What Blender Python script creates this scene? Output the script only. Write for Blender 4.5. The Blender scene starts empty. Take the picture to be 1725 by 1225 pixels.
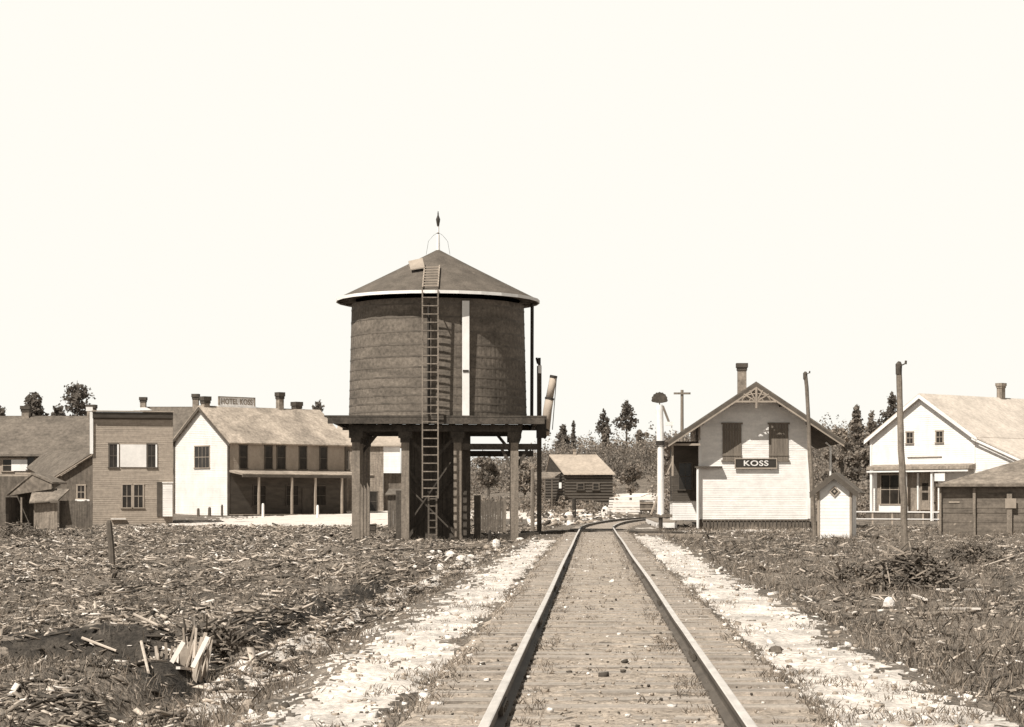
import bpy, math, random
import numpy as np
from mathutils import Vector, Matrix

random.seed(7)
rng = np.random.default_rng(11)
C = bpy.context.scene.collection
R = math.radians
SUN_EL, SUN_AZ = 52.5, -35.0          # elevation; azimuth left of the line behind the camera

# ------------------------------------------------------------------ camera
FPX = 3500.0
cd = bpy.data.cameras.new('camera'); cam = bpy.data.objects.new('camera', cd); C.objects.link(cam)
bpy.context.scene.camera = cam
cam.location = (0, 0, 1.26); cam.rotation_euler = (R(90), 0, 0)
cd.sensor_width = 36; cd.lens = FPX / 1725 * 36
cd.shift_x = -(1000 - 862.5) / 1725; cd.shift_y = (842 - 612.5) / 1725
cd.clip_start = 0.1; cd.clip_end = 4000

# ------------------------------------------------------------------ world
w = bpy.data.worlds.new('World'); bpy.context.scene.world = w; w.use_nodes = True
nt = w.node_tree; nt.nodes.clear()
sky = nt.nodes.new('ShaderNodeTexSky'); sky.sky_type = 'NISHITA'; sky.sun_disc = False
# direction to the sun: behind the camera, to the left
sdir = Vector((math.sin(R(SUN_AZ)) * math.cos(R(SUN_EL)), -math.cos(R(SUN_AZ)) * math.cos(R(SUN_EL)), math.sin(R(SUN_EL))))
sky.sun_elevation = R(SUN_EL); sky.sun_rotation = math.atan2(sdir.x, sdir.y)
sky.air_density = 1.0; sky.dust_density = 2.5; sky.ozone_density = 1.0
bw = nt.nodes.new('ShaderNodeRGBToBW'); nt.links.new(sky.outputs[0], bw.inputs[0])
mul = nt.nodes.new('ShaderNodeMath'); mul.operation = 'MULTIPLY'; mul.inputs[1].default_value = 0.50
nt.links.new(bw.outputs[0], mul.inputs[0])
mn = nt.nodes.new('ShaderNodeMath'); mn.operation = 'MINIMUM'; mn.inputs[1].default_value = 1.0
nt.links.new(mul.outputs[0], mn.inputs[0])
tcw = nt.nodes.new('ShaderNodeTexCoord'); sx_ = nt.nodes.new('ShaderNodeSeparateXYZ'); nt.links.new(tcw.outputs['Generated'], sx_.inputs[0])
zr0 = nt.nodes.new('ShaderNodeMapRange'); zr0.inputs['From Min'].default_value = 0.27; zr0.inputs['From Max'].default_value = 0.50
zr0.inputs['To Min'].default_value = 1.0; zr0.inputs['To Max'].default_value = 0.16     # the sky deepens towards the zenith
nt.links.new(sx_.outputs['Z'], zr0.inputs['Value'])
mz = nt.nodes.new('ShaderNodeMath'); mz.operation = 'MULTIPLY'; nt.links.new(mn.outputs[0], mz.inputs[0]); nt.links.new(zr0.outputs[0], mz.inputs[1]); mn = mz
vm = nt.nodes.new('ShaderNodeVectorMath'); vm.operation = 'SCALE'; vm.inputs[0].default_value = (0.729, 0.714, 0.662)
nt.links.new(mn.outputs[0], vm.inputs['Scale'])
bg = nt.nodes.new('ShaderNodeBackground'); bg.inputs['Strength'].default_value = 1.0
nt.links.new(vm.outputs[0], bg.inputs['Color'])
wo = nt.nodes.new('ShaderNodeOutputWorld'); nt.links.new(bg.outputs[0], wo.inputs[0])

sl = bpy.data.lights.new('sun', 'SUN'); sl.energy = 5.0; sl.angle = R(0.5); sl.color = (1.0, 0.965, 0.89)
so = bpy.data.objects.new('sun', sl); C.objects.link(so)
so.rotation_euler = (-sdir).to_track_quat('-Z', 'Y').to_euler()
vs = bpy.context.scene.view_settings
vs.view_transform = 'Standard'; vs.look = 'None'; vs.exposure = 0.46; vs.gamma = 1.0

# ------------------------------------------------------------------ helpers
def tag(o, label=None, cat=None, group=None, kind=None):
    if label: o['label'] = label
    if cat: o['category'] = cat
    if group: o['group'] = group
    if kind: o['kind'] = kind
    return o

def thing(name, label, cat, loc=(0, 0, 0), rotz=0.0, group=None):
    o = bpy.data.objects.new(name, None); C.objects.link(o)
    o.empty_display_size = 0.3
    o.location = loc; o.rotation_euler = (0, 0, rotz)
    return tag(o, label, cat, group)

def at(px, py, d):
    return Vector(((px - 1000) * d / FPX, d, 1.26 + (842 - py) * d / FPX))

def copy_tree(o, parent=None):
    c = o.copy(); C.objects.link(c)
    if parent: c.parent = parent
    for ch in list(o.children): copy_tree(ch, c)
    return c

class MB:
    def __init__(s): s.v = []; s.f = []; s.mi = []; s.cur = 0
    def add(s, vs, fs):
        b = len(s.v); s.v += [tuple(p) for p in vs]
        for f in fs: s.f.append(tuple(b + i for i in f)); s.mi.append(s.cur)
    def box(s, c, size, rot=None, taper=1.0):
        hx, hy, hz = size[0] / 2, size[1] / 2, size[2] / 2
        c = Vector(c); pts = []
        for z in (-1, 1):
            t = taper if z > 0 else 1.0
            for x, y in ((-1, -1), (1, -1), (1, 1), (-1, 1)):
                p = Vector((x * hx * t, y * hy * t, z * hz))
                if rot is not None: p = rot @ p
                pts.append(c + p)
        s.add(pts, [(3, 2, 1, 0), (4, 5, 6, 7), (0, 1, 5, 4), (1, 2, 6, 5), (2, 3, 7, 6), (3, 0, 4, 7)])
        return s
    def bar(s, a, b, wd, dp=None, up=Vector((0, 0, 1))):
        a = Vector(a); b = Vector(b); dp = dp or wd
        d = b - a; L = d.length; z = d.normalized()
        if abs(z.dot(up)) > 0.98: up = Vector((0, 1, 0))
        x = up.cross(z).normalized(); y = z.cross(x)
        m = Matrix((x, y, z)).transposed()
        return s.box((a + b) / 2, (wd, dp, L), m)
    def tube(s, pts, rad, n=10, cap=True):
        pts = [Vector(p) for p in pts]; rings = []
        if not hasattr(rad, '__len__'): rad = [rad] * len(pts)
        b = len(s.v)
        for i, p in enumerate(pts):
            d = (pts[min(i + 1, len(pts) - 1)] - pts[max(i - 1, 0)]).normalized()
            up = Vector((0, 0, 1)) if abs(d.z) < 0.9 else Vector((0, 1, 0))
            x = up.cross(d).normalized(); y = d.cross(x)
            for k in range(n):
                a = 2 * math.pi * k / n
                s.v.append(tuple(p + (x * math.cos(a) + y * math.sin(a)) * rad[i]))
        for i in range(len(pts) - 1):
            for k in range(n):
                k2 = (k + 1) % n
                s.f.append((b + i * n + k, b + i * n + k2, b + (i + 1) * n + k2, b + (i + 1) * n + k)); s.mi.append(s.cur)
        if cap:
            s.f.append(tuple(b + k for k in range(n))[::-1]); s.mi.append(s.cur)
            e = b + (len(pts) - 1) * n
            s.f.append(tuple(e + k for k in range(n))); s.mi.append(s.cur)
        return s
    def lathe(s, prof, n=32, c=(0, 0, 0), closed=False):
        b = len(s.v); c = Vector(c)
        for r, z in prof:
            for k in range(n):
                a = 2 * math.pi * k / n
                s.v.append((c.x + r * math.sin(a), c.y - r * math.cos(a), c.z + z))
        m = len(prof)
        for i in range(m if closed else m - 1):
            i2 = (i + 1) % m
            for k in range(n):
                k2 = (k + 1) % n
                s.f.append((b + i * n + k, b + i * n + k2, b + i2 * n + k2, b + i2 * n + k)); s.mi.append(s.cur)
        return s
    def prism(s, poly, off):
        """poly: list of 3-D points, off: extrusion vector"""
        poly = [Vector(p) for p in poly]; off = Vector(off); n = len(poly)
        pts = poly + [p + off for p in poly]
        fs = [tuple(range(n))[::-1], tuple(range(n, 2 * n))]
        for i in range(n):
            j = (i + 1) % n; fs.append((i, j, n + j, n + i))
        s.add(pts, fs); return s
    def build(s, name, mat, parent=None, smooth=False):
        me = bpy.data.meshes.new(name); me.from_pydata(s.v, [], s.f)
        mats = mat if isinstance(mat, (list, tuple)) else [mat]
        for m in mats: me.materials.append(m)
        if len(mats) > 1: me.polygons.foreach_set('material_index', s.mi)
        if smooth: me.polygons.foreach_set('use_smooth', [True] * len(me.polygons))
        me.update()
        o = bpy.data.objects.new(name, me); C.objects.link(o)
        if parent: o.parent = parent
        return o

def np_mesh(name, verts, faces, mats, mi=None, parent=None):
    """verts (n,3), faces (m,k) arrays, all faces of the same size"""
    me = bpy.data.meshes.new(name)
    n, m, k = len(verts), len(faces), faces.shape[1]
    me.vertices.add(n); me.vertices.foreach_set('co', np.ascontiguousarray(verts, dtype=np.float32).ravel())
    me.loops.add(m * k); me.loops.foreach_set('vertex_index', np.ascontiguousarray(faces, dtype=np.int32).ravel())
    me.polygons.add(m); me.polygons.foreach_set('loop_start', np.arange(0, m * k, k, dtype=np.int32))
    for q in mats: me.materials.append(q)
    if mi is not None: me.polygons.foreach_set('material_index', np.ascontiguousarray(mi, dtype=np.int32))
    me.update(calc_edges=True); me.validate()
    o = bpy.data.objects.new(name, me); C.objects.link(o)
    if parent: o.parent = parent
    return o

# ------------------------------------------------------------------ materials
TINT = (1.0, 0.83, 0.675)
def sep(v, t=1.0):
    """sepia albedo from one lightness; t fades the tint for pale paints"""
    k = [1 + (c - 1) * t for c in TINT]
    return (v * k[0], v * k[1], v * k[2], 1)

def M(name, a, b=None, scale=(3, 3, 3), tint=1.0, rough=0.85, detail=6, fine=0.0, fine_scale=40, bump=0.0, lo=0.35, hi=0.65,
      spot=None, spot_scale=6, spot_t=0.66, bumpscale=None, warp=0.0, metallic=0.0):
    m = bpy.data.materials.new(name); m.use_nodes = True
    t = m.node_tree; N = t.nodes; L = t.links
    bs = N['Principled BSDF']; bs.inputs['Roughness'].default_value = rough; bs.inputs['Metallic'].default_value = metallic
    bs.inputs['Specular IOR Level'].default_value = 0.25
    tc = N.new('ShaderNodeTexCoord'); mp = N.new('ShaderNodeMapping'); mp.inputs['Scale'].default_value = scale
    L.new(tc.outputs['Object'], mp.inputs[0])
    n1 = N.new('ShaderNodeTexNoise'); n1.inputs['Scale'].default_value = 1.0; n1.inputs['Detail'].default_value = detail
    n1.inputs['Roughness'].default_value = 0.62; n1.inputs['Distortion'].default_value = warp
    L.new(mp.outputs[0], n1.inputs['Vector'])
    mr = N.new('ShaderNodeMapRange'); mr.inputs['From Min'].default_value = lo; mr.inputs['From Max'].default_value = hi
    L.new(n1.outputs['Fac'], mr.inputs['Value'])
    mx = N.new('ShaderNodeMix'); mx.data_type = 'RGBA'
    mx.inputs['A'].default_value = sep(a, tint); mx.inputs['B'].default_value = sep(b if b is not None else a, tint)
    L.new(mr.outputs[0], mx.inputs['Factor']); col = mx.outputs['Result']
    if spot is not None:
        n2 = N.new('ShaderNodeTexNoise'); n2.inputs['Scale'].default_value = spot_scale; n2.inputs['Detail'].default_value = 4
        L.new(tc.outputs['Object'], n2.inputs['Vector'])
        m2 = N.new('ShaderNodeMapRange'); m2.inputs['From Min'].default_value = spot_t; m2.inputs['From Max'].default_value = spot_t + 0.05
        L.new(n2.outputs['Fac'], m2.inputs['Value'])
        x2 = N.new('ShaderNodeMix'); x2.data_type = 'RGBA'; x2.inputs['B'].default_value = sep(spot, tint)
        L.new(m2.outputs[0], x2.inputs['Factor']); L.new(col, x2.inputs['A']); col = x2.outputs['Result']
    if fine > 0:
        n3 = N.new('ShaderNodeTexNoise'); n3.inputs['Scale'].default_value = fine_scale; n3.inputs['Detail'].default_value = 5
        n3.inputs['Roughness'].default_value = 0.7
        L.new(tc.outputs['Object'], n3.inputs['Vector'])
        m3 = N.new('ShaderNodeMapRange'); m3.inputs['From Min'].default_value = 0.3; m3.inputs['From Max'].default_value = 0.7
        m3.inputs['To Min'].default_value = 1 - fine; m3.inputs['To Max'].default_value = 1 + fine
        L.new(n3.outputs['Fac'], m3.inputs['Value'])
        v = N.new('ShaderNodeVectorMath'); v.operation = 'SCALE'
        L.new(col, v.inputs[0]); L.new(m3.outputs[0], v.inputs['Scale']); col = v.outputs[0]
    L.new(col, bs.inputs['Base Color'])
    if bump > 0:
        nb = N.new('ShaderNodeTexNoise'); nb.inputs['Scale'].default_value = 1; nb.inputs['Detail'].default_value = 6
        mb = N.new('ShaderNodeMapping'); mb.inputs['Scale'].default_value = bumpscale or (25, 25, 25)
        L.new(tc.outputs['Object'], mb.inputs[0]); L.new(mb.outputs[0], nb.inputs['Vector'])
        bp = N.new('ShaderNodeBump'); bp.inputs['Strength'].default_value = 1.0; bp.inputs['Distance'].default_value = bump
        L.new(nb.outputs['Fac'], bp.inputs['Height']); L.new(bp.outputs[0], bs.inputs['Normal'])
    return m

m_soil   = M('soil', .075, .21, (.7, .45, .7), fine=.65, fine_scale=14, bump=.10, bumpscale=(9, 9, 9), spot=.30, spot_scale=7, spot_t=.62)
m_ditchshade    = M('ditch_shade', .018, .07, (3, 3, 3), fine=.5, fine_scale=20, bump=.05)  # near-black ground colour that stands for the shade in ditch and pit
m_ballast= M('ballast', .25, .42, (2.2, 7, 2), fine=.55, fine_scale=22, bump=.03, spot=.12, spot_scale=5, spot_t=.62)
m_sand   = M('sand', .36, .70, (2.4, 1.4, 1.6), tint=.6, fine=.38, fine_scale=18, bump=.05, bumpscale=(8, 8, 8), spot=.26, spot_scale=4, spot_t=.66)
m_road   = M('road_dirt', .52, .68, (.25, .6, .3), tint=.6, fine=.15, fine_scale=3, spot=.32, spot_scale=.5, spot_t=.62)
m_tie    = M('tie_wood', .20, .44, (1.2, 22, 4), tint=.8, fine=.3, fine_scale=30, bump=.02, bumpscale=(3, 60, 10))
m_railt  = M('rail_head', .60, .42, (8, 2, 8), tint=.5, rough=.45)
m_rails  = M('rail_side', .07, .11, (8, 2, 8), rough=.7)
m_stave  = M('stave_wood', .095, .175, (.55, .55, 2.2), fine=.4, fine_scale=7, spot=.095, spot_scale=.8, spot_t=.62, bump=.012, bumpscale=(14, 14, 1.0), warp=.6, lo=.3, hi=.7)
m_hoop   = M('hoop_iron', .08, .15, (2, 2, 2), rough=.7)
m_troof  = M('tank_roof', .085, .135, (1.4, 1.4, 1.4), fine=.3, fine_scale=14, bump=.02, spot=.16, spot_scale=2.2, spot_t=.68)
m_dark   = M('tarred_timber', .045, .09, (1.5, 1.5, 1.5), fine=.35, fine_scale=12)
m_post   = M('post_timber', .15, .25, (6, 6, .7), fine=.3, fine_scale=12, bump=.01)
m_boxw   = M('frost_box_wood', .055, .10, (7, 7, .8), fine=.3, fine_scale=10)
m_white  = M('white_paint', .66, .80, (1.5, 1.5, .7), tint=.28, fine=.05, fine_scale=10)
m_whites = M('white_paint_station', .62, .78, (1.2, 1.2, 3), tint=.34, fine=.07, fine_scale=8)
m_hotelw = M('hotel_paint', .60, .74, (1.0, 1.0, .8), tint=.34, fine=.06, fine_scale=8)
m_oldp   = M('spout_paint', .34, .44, (3, 3, 1), fine=.15)
m_trim   = M('tan_trim', .26, .36, (2, 2, 2), fine=.2)
m_trimd  = M('dark_trim', .07, .11, (2, 2, 2), fine=.2)
m_brown = M('brown_paint_and_shade', .055, .085, (1, 1, 4), fine=.15)  # also carries the eave shade painted on the station bay
m_shut   = M('shutter_boards', .13, .19, (8, 8, 1), fine=.2)
m_sideshade  = M('side_wall_shade', .22, .36, (.9, .9, .5), fine=.12, fine_scale=6, lo=.3, hi=.7)  # hotel side walls: white paint darkened to hold their shade
m_grayw  = M('grey_boards', .24, .37, (.5, .5, 6), fine=.2, fine_scale=5, lo=.3, hi=.7)
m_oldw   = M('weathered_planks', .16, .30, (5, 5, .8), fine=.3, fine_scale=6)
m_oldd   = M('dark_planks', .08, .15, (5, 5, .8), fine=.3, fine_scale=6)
m_log    = M('dark_boards', .11, .19, (.6, .6, 6), fine=.3, fine_scale=6, spot=.3, spot_scale=2.2, spot_t=.70)
m_roofh  = M('hotel_shingles', .22, .42, (.45, .45, .45), fine=.35, fine_scale=4, warp=1.0, bump=.03, bumpscale=(5, 5, 14))
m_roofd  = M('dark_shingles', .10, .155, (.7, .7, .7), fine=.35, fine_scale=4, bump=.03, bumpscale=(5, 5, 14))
m_roofl  = M('pale_shingles', .42, .54, (.6, .6, .6), tint=.8, fine=.22, fine_scale=4)
m_roofc  = M('cabin_shingles', .30, .40, (.8, .8, .8), fine=.2, fine_scale=4)
m_roofs  = M('shed_shingles', .13, .24, (1.3, 1.3, 1.3), fine=.4, fine_scale=5)
m_brick  = M('chimney_brick', .16, .30, (3, 3, 3), fine=.3, fine_scale=8)
m_brickd = M('sooty_brick', .05, .09, (3, 3, 3), fine=.3, fine_scale=8)
m_glass  = M('window_glass', .018, .035, (2, 2, 2), rough=.12)
m_int    = M('door_paint', .06, .09, (2, 2, 2))
m_rock   = M('limestone', .55, .74, (3, 3, 3), tint=.5, fine=.2, bump=.02)
m_rockg  = M('grey_stone', .26, .40, (3, 3, 3), fine=.3, bump=.02)
m_chipd  = M('old_bark', .045, .085, (5, 5, 5))
m_chipm  = M('grey_wood', .20, .33, (5, 5, 5))
m_chipl  = M('split_wood', .40, .56, (5, 5, 5), tint=.9)
m_chipw  = M('fresh_wood', .62, .74, (5, 5, 5), tint=.6)
m_grass  = M('dry_grass', .22, .38, (2, 2, 2), tint=1)
m_grassd = M('weed', .10, .18, (2, 2, 2), tint=.9)
m_grassl = M('straw', .40, .55, (2, 2, 2), tint=1)
m_leaf   = M('foliage', .27, .38, (.5, .5, .5), tint=.9)
m_leafd  = M('dark_foliage', .145, .22, (.5, .5, .5), tint=.8)
m_leafl  = M('light_foliage', .36, .48, (.5, .5, .5), tint=.95)
m_bark   = M('bark', .07, .13, (6, 6, 1))
m_pole   = M('pole_wood', .13, .24, (9, 9, .8), fine=.3, fine_scale=10, bump=.01)
m_iron   = M('dark_iron', .03, .05, (3, 3, 3), rough=.6)
m_black  = M('sign_black', .03, .04, (3, 3, 3), rough=.6)

for m in (m_leaf, m_leafd, m_leafl, m_grass, m_grassl):
    t = m.node_tree; bs = t.nodes['Principled BSDF']; tr = t.nodes.new('ShaderNodeBsdfTranslucent'); ms = t.nodes.new('ShaderNodeMixShader'); ms.inputs[0].default_value = .45
    t.links.new(bs.inputs['Base Color'].links[0].from_socket, tr.inputs[0]); t.links.new(bs.outputs[0], ms.inputs[1]); t.links.new(tr.outputs[0], ms.inputs[2])
    t.links.new(ms.outputs[0], t.nodes['Material Output'].inputs[0])

# ------------------------------------------------------------------ terrain
def hsh(i, j, s):
    a = np.sin(i * 127.1 + j * 311.7 + s * 74.7) * 43758.5453
    return a - np.floor(a)
def vn(x, y, s=0):
    xi = np.floor(x); yi = np.floor(y); u = x - xi; v = y - yi
    u = u * u * (3 - 2 * u); v = v * v * (3 - 2 * v)
    return (hsh(xi, yi, s) * (1 - u) + hsh(xi + 1, yi, s) * u) * (1 - v) + (hsh(xi, yi + 1, s) * (1 - u) + hsh(xi + 1, yi + 1, s) * u) * v
def fbm(x, y, s=0, o=4):
    t = 0; a = .5
    for k in range(o): t = t + a * (vn(x, y, s + k) - .5); x = x * 2.03; y = y * 2.03; a *= .55
    return t
def sst(a, b, x):
    t = np.clip((x - a) / (b - a), 0, 1); return t * t * (3 - 2 * t)
def track_x(d): return .135 + np.maximum(0, d - 92.0) ** 2 / 880.0
BD = [0, 95, 117, 130, 160, 175, 200, 260, 5000]
BZ = [-.5, -.46, -.42, -.2, .02, .35, .8, 1.2, 1.2]
CP = [-800, 560, 700, 800, 900, 940, 1030, 1110, 1200, 1400, 1480, 1600, 1725, 2600]     # crest direction (photo px) -> hill rise px
CR = [4, 4, 10, 26, 42, 62, 66, 72, 78, 82, 78, 50, 40, 30]
def H(X, d, fineamp=1.0):
    X = np.asarray(X, dtype=float); d = np.asarray(d, dtype=float)
    xp = X - track_x(d)
    base = np.interp(d, BD, BZ)
    n = fbm(X * .35, d * .35, 3) * .45 + fbm(X * 1.7, d * 1.1, 9) * .20 + fbm(X * 6, d * 4, 17, 3) * .11
    amp = 1 - sst(95, 140, d) * .75
    base = base + n * amp * fineamp
    px = X / np.maximum(d, 1) * FPX + 1000
    cr = np.interp(px, CP, CR)
    hill = cr * 300 / FPX * sst(205, 300, d) + fbm(X * .03, d * .03, 40) * 3 * sst(220, 300, d)
    base = base + hill
    # the left bank, ditch and the rubbish pit beside the splintered stump
    dm = 1 - sst(60, 86, d)
    wob = fbm(d * .22, d * .0 + 3.3, 71) * .7
    base = base - .42 * np.exp(-((xp + 4.25 + wob) / .42) ** 2) * dm * (.45 + .55 * (d < 48)) + .16 * np.exp(-((xp + 3.5 + wob) / .28) ** 2) * dm
    base = base - .40 * np.exp(-((X + 5.8) / 1.0) ** 2 - ((d - 23.9) / .5) ** 2)
    base = base + .16 * np.exp(-((X + 5.9) / 1.3) ** 2 - ((d - 25.0) / .5) ** 2)
    base = base + .30 * np.exp(-((X - 6.5) / 1.0) ** 2 - ((d - 43) / 1.0) ** 2)
    base = base + .16 * np.exp(-((X + 6.8) / 4.5) ** 2 - ((d - 91) / 5) ** 2) * 0
    # track bed
    wv = fbm(X * 1.3, d * .5, 5) * .5
    bedn = fbm(X * 9, d * 7, 31, 3) * .045
    bed = -.155 + fbm(X * 9, d * 5, 30, 3) * .05 + .012 * (np.abs(xp) < .66)
    sh = -.235 + bedn + fbm(X * 1.1, d * .7, 33) * .12
    left = sst(-3.4, -2.35, xp + wv); right = 1 - sst(2.55, 3.5, xp + wv)
    m = left * right * (1 - sst(185, 200, d))
    z = base * (1 - m) + np.minimum(sh, 9) * m
    k = (1 - sst(1.28, 1.5, np.abs(xp))) * (1 - sst(185, 200, d))
    return z * (1 - k) + bed * k
def Hs(x, d): return float(H(x, d))

def shademask(X, d, g=0.0):  # where the ditch and pit shade is painted on the ground
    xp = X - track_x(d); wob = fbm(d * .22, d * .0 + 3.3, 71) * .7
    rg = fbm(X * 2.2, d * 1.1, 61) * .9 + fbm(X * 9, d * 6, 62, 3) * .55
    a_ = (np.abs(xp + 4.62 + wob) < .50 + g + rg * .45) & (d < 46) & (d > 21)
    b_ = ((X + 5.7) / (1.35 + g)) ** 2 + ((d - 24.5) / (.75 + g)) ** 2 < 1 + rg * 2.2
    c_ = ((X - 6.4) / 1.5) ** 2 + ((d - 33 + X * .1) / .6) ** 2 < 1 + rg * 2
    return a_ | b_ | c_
rows = [3.5]
while rows[-1] < 110: rows.append(rows[-1] * 1.0066)
while rows[-1] < 420: rows.append(rows[-1] * 1.012)
while rows[-1] < 3500: rows.append(rows[-1] * 1.12)
rows = np.array(rows)
cols = np.concatenate([np.linspace(-4600, -120, 70, endpoint=False), np.linspace(-120, 1850, 620), np.linspace(1850, 6400, 71)[1:]])
RR, CCc = np.meshgrid(rows, cols, indexing='ij')
XX = (CCc - 1000) * RR / FPX
ZZ = H(XX, RR)
ny_, nx_ = XX.shape
V = np.stack([XX, RR, ZZ], -1).reshape(-1, 3)
ii, jj = np.meshgrid(np.arange(ny_ - 1), np.arange(nx_ - 1), indexing='ij')
a = (ii * nx_ + jj).ravel(); F = np.stack([a, a + 1, a + nx_ + 1, a + nx_], -1)
ctr = V[F].mean(1); fx, fd = ctr[:, 0], ctr[:, 1]
xp = fx - track_x(fd)
rag = fbm(fx * 2.2, fd * 1.1, 61) * .9 + fbm(fx * 9, fd * 6, 62, 3) * .55
near = 1 - sst(78, 100, fd)
bed = (np.abs(xp) < 1.42 + rag * .25) & (fd < 198)
sandL = (~bed) & (xp < -1.55 + rag * .5) & (xp > -2.35 + rag * 1.1) & (rag + near * .34 > -.03 + .14 * (xp > -1.8)) & (fd < 76)
wobf = fbm(fd * .22, fd * .0 + 3.3, 71) * .7
crest = (np.abs(xp + 3.45 + wobf) < .26 + rag * .5) & (rag > -.22) & (fd < 66)
sandL |= (~bed) & ((crest) | ((xp < -2.3) & (xp > -3.3) & (rag > .16) & (fd < 60)))
ditch_shade = shademask(fx, fd)
sandR = (~bed) & (xp > 1.5 - rag * .4) & (xp < 2.5 - rag * .9) & (rag + near * .38 > .08) & (fd < 84)
pxf = fx / fd * FPX + 1000
pl = (fd > 119 + rag * 5) & (fd < 196) & (fx > -26 + rag * 8) & (fx < -9 - (fd - 119) * .02 + rag * 3)
rd = (fd > 146) & (fd < 230) & (np.abs(fx - (-8 + (fd - 146) * .17)) < 3.4 + rag * 3)
st = (fd > 107) & (fd < 111) & (fx > 2.2) & (fx < 11 + rag * 2)
road = (~bed) & (pl | rd | st)
lab = np.zeros(len(F), int); lab[sandL] = 1; lab[sandR] = 2; lab[bed] = 3; lab[road] = 4; lab[ditch_shade & (lab == 0)] = 5
def terr(k, name, mat, label=None):
    sel = F[lab == k]; u, inv = np.unique(sel, return_inverse=True)
    o = np_mesh(name, V[u], inv.reshape(sel.shape), [mat]); tag(o, kind='structure'); 
    if label: o['label'] = label
    return o
terr(0, 'ground', m_soil, 'rough littered field of dark soil and dry weeds')
terr(1, 'sand_path', m_sand, 'pale sandy footpath left of the rails')
terr(2, 'sand_shoulder', m_sand, 'bright sandy shoulder right of the rails')
terr(3, 'track_bed', m_ballast, 'dirt ballast filling the railway track between its ties')
terr(5, 'shaded_ditch', m_ditchshade, 'hollow and ditch in the field with shade painted dark')
terr(4, 'dirt_road', m_road, 'pale dirt street in front of the hotel')

# ------------------------------------------------------------------ railway track
track = thing('railway_track', 'single railway track running away and curving off to the right past the station', 'railway track', (0, 0, 0))
def tpos(s):
    """point and heading on the centre line at distance s along Y"""
    x = float(track_x(s)); sl_ = max(0, s - 92) / 440.0
    return Vector((x, s, 0)), Vector((sl_, 1, 0)).normalized()
def rail(side):
    prof = [(-.065, -.14), (.065, -.14), (.065, -.125), (.012, -.105), (.012, -.045), (.031, -.035), (.031, -.004), (.024, 0),
            (-.024, 0), (-.031, -.004), (-.031, -.035), (-.012, -.045), (-.012, -.105), (-.065, -.125)]
    ss = list(np.arange(4, 90, 2.0)) + list(np.arange(90, 190, 1.5)); mb = MB(); n = len(prof)
    for s_ in ss:
        p, t = tpos(s_); nrm = Vector((t.y, -t.x, 0)); c = p + nrm * side * .7475
        for (u, z) in prof: mb.v.append(tuple(c + nrm * u * 1.0 + Vector((0, 0, z + .012 * math.sin(s_ * .21 + side) * (s_ > 20)))))
    for i in range(len(ss) - 1):
        for k in range(n):
            k2 = (k + 1) % n
            mb.f.append((i * n + k, (i + 1) * n + k, (i + 1) * n + k2, i * n + k2)); mb.mi.append(0 if k in (6, 7, 8) else 1)
    return mb.build('rail', [m_railt, m_rails], track)
rail(-1); rail(1)
for side in (-1, 1):
    s_ = 13.4 if side < 0 else 17.9
    while s_ < 92:
        x_ = .135 + side * .7475; mb = MB()
        for e in (-1, 1): mb.box((x_ + e * .030, s_, -.072), (.026, .62, .06))
        for i in range(4): mb.box((x_, s_ - .22 + i * .147, -.072), (.11, .03, .03))
        mb.build('joint_bar', m_rails, track); s_ += 9.14
tie_s = []; s_ = 4.2
while s_ < 188: tie_s.append(s_); s_ += .56 + random.uniform(-.05, .05)
rest = MB()
def tie_box(mb, s_):
    p, t = tpos(s_); L = 2.55 + random.uniform(-.14, .14); wd = .235 + random.uniform(-.03, .04)
    rz = -math.atan2(t.x, t.y) + random.uniform(-.018, .018)
    c = p + Vector((random.uniform(-.06, .06), 0, -.235 + random.uniform(-.008, .010)))
    rot = Matrix.Rotation(rz, 3, 'Z') @ Matrix.Rotation(random.uniform(-.006, .006), 3, 'Y')
    mb.box(c, (L, wd, .19), rot)
vis = [s_ for s_ in tie_s if s_ > 10.5][:100]
for s_ in tie_s:
    if s_ in vis:
        mb = MB(); tie_box(mb, s_)
        if s_ < 45:
            mb.cur = 1
            for sd in (-1, 1):
                for e in (-1, 1): mb.box((.135 + sd * .7475 + e * .070, s_ + .05 * e, -.134), (.018, .018, .02))
        mb.build('tie', [m_tie, m_rails], track)
    else: tie_box(rest, s_)
o = rest.build('far_ties', m_tie, track); o['kind'] = 'stuff'

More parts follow.
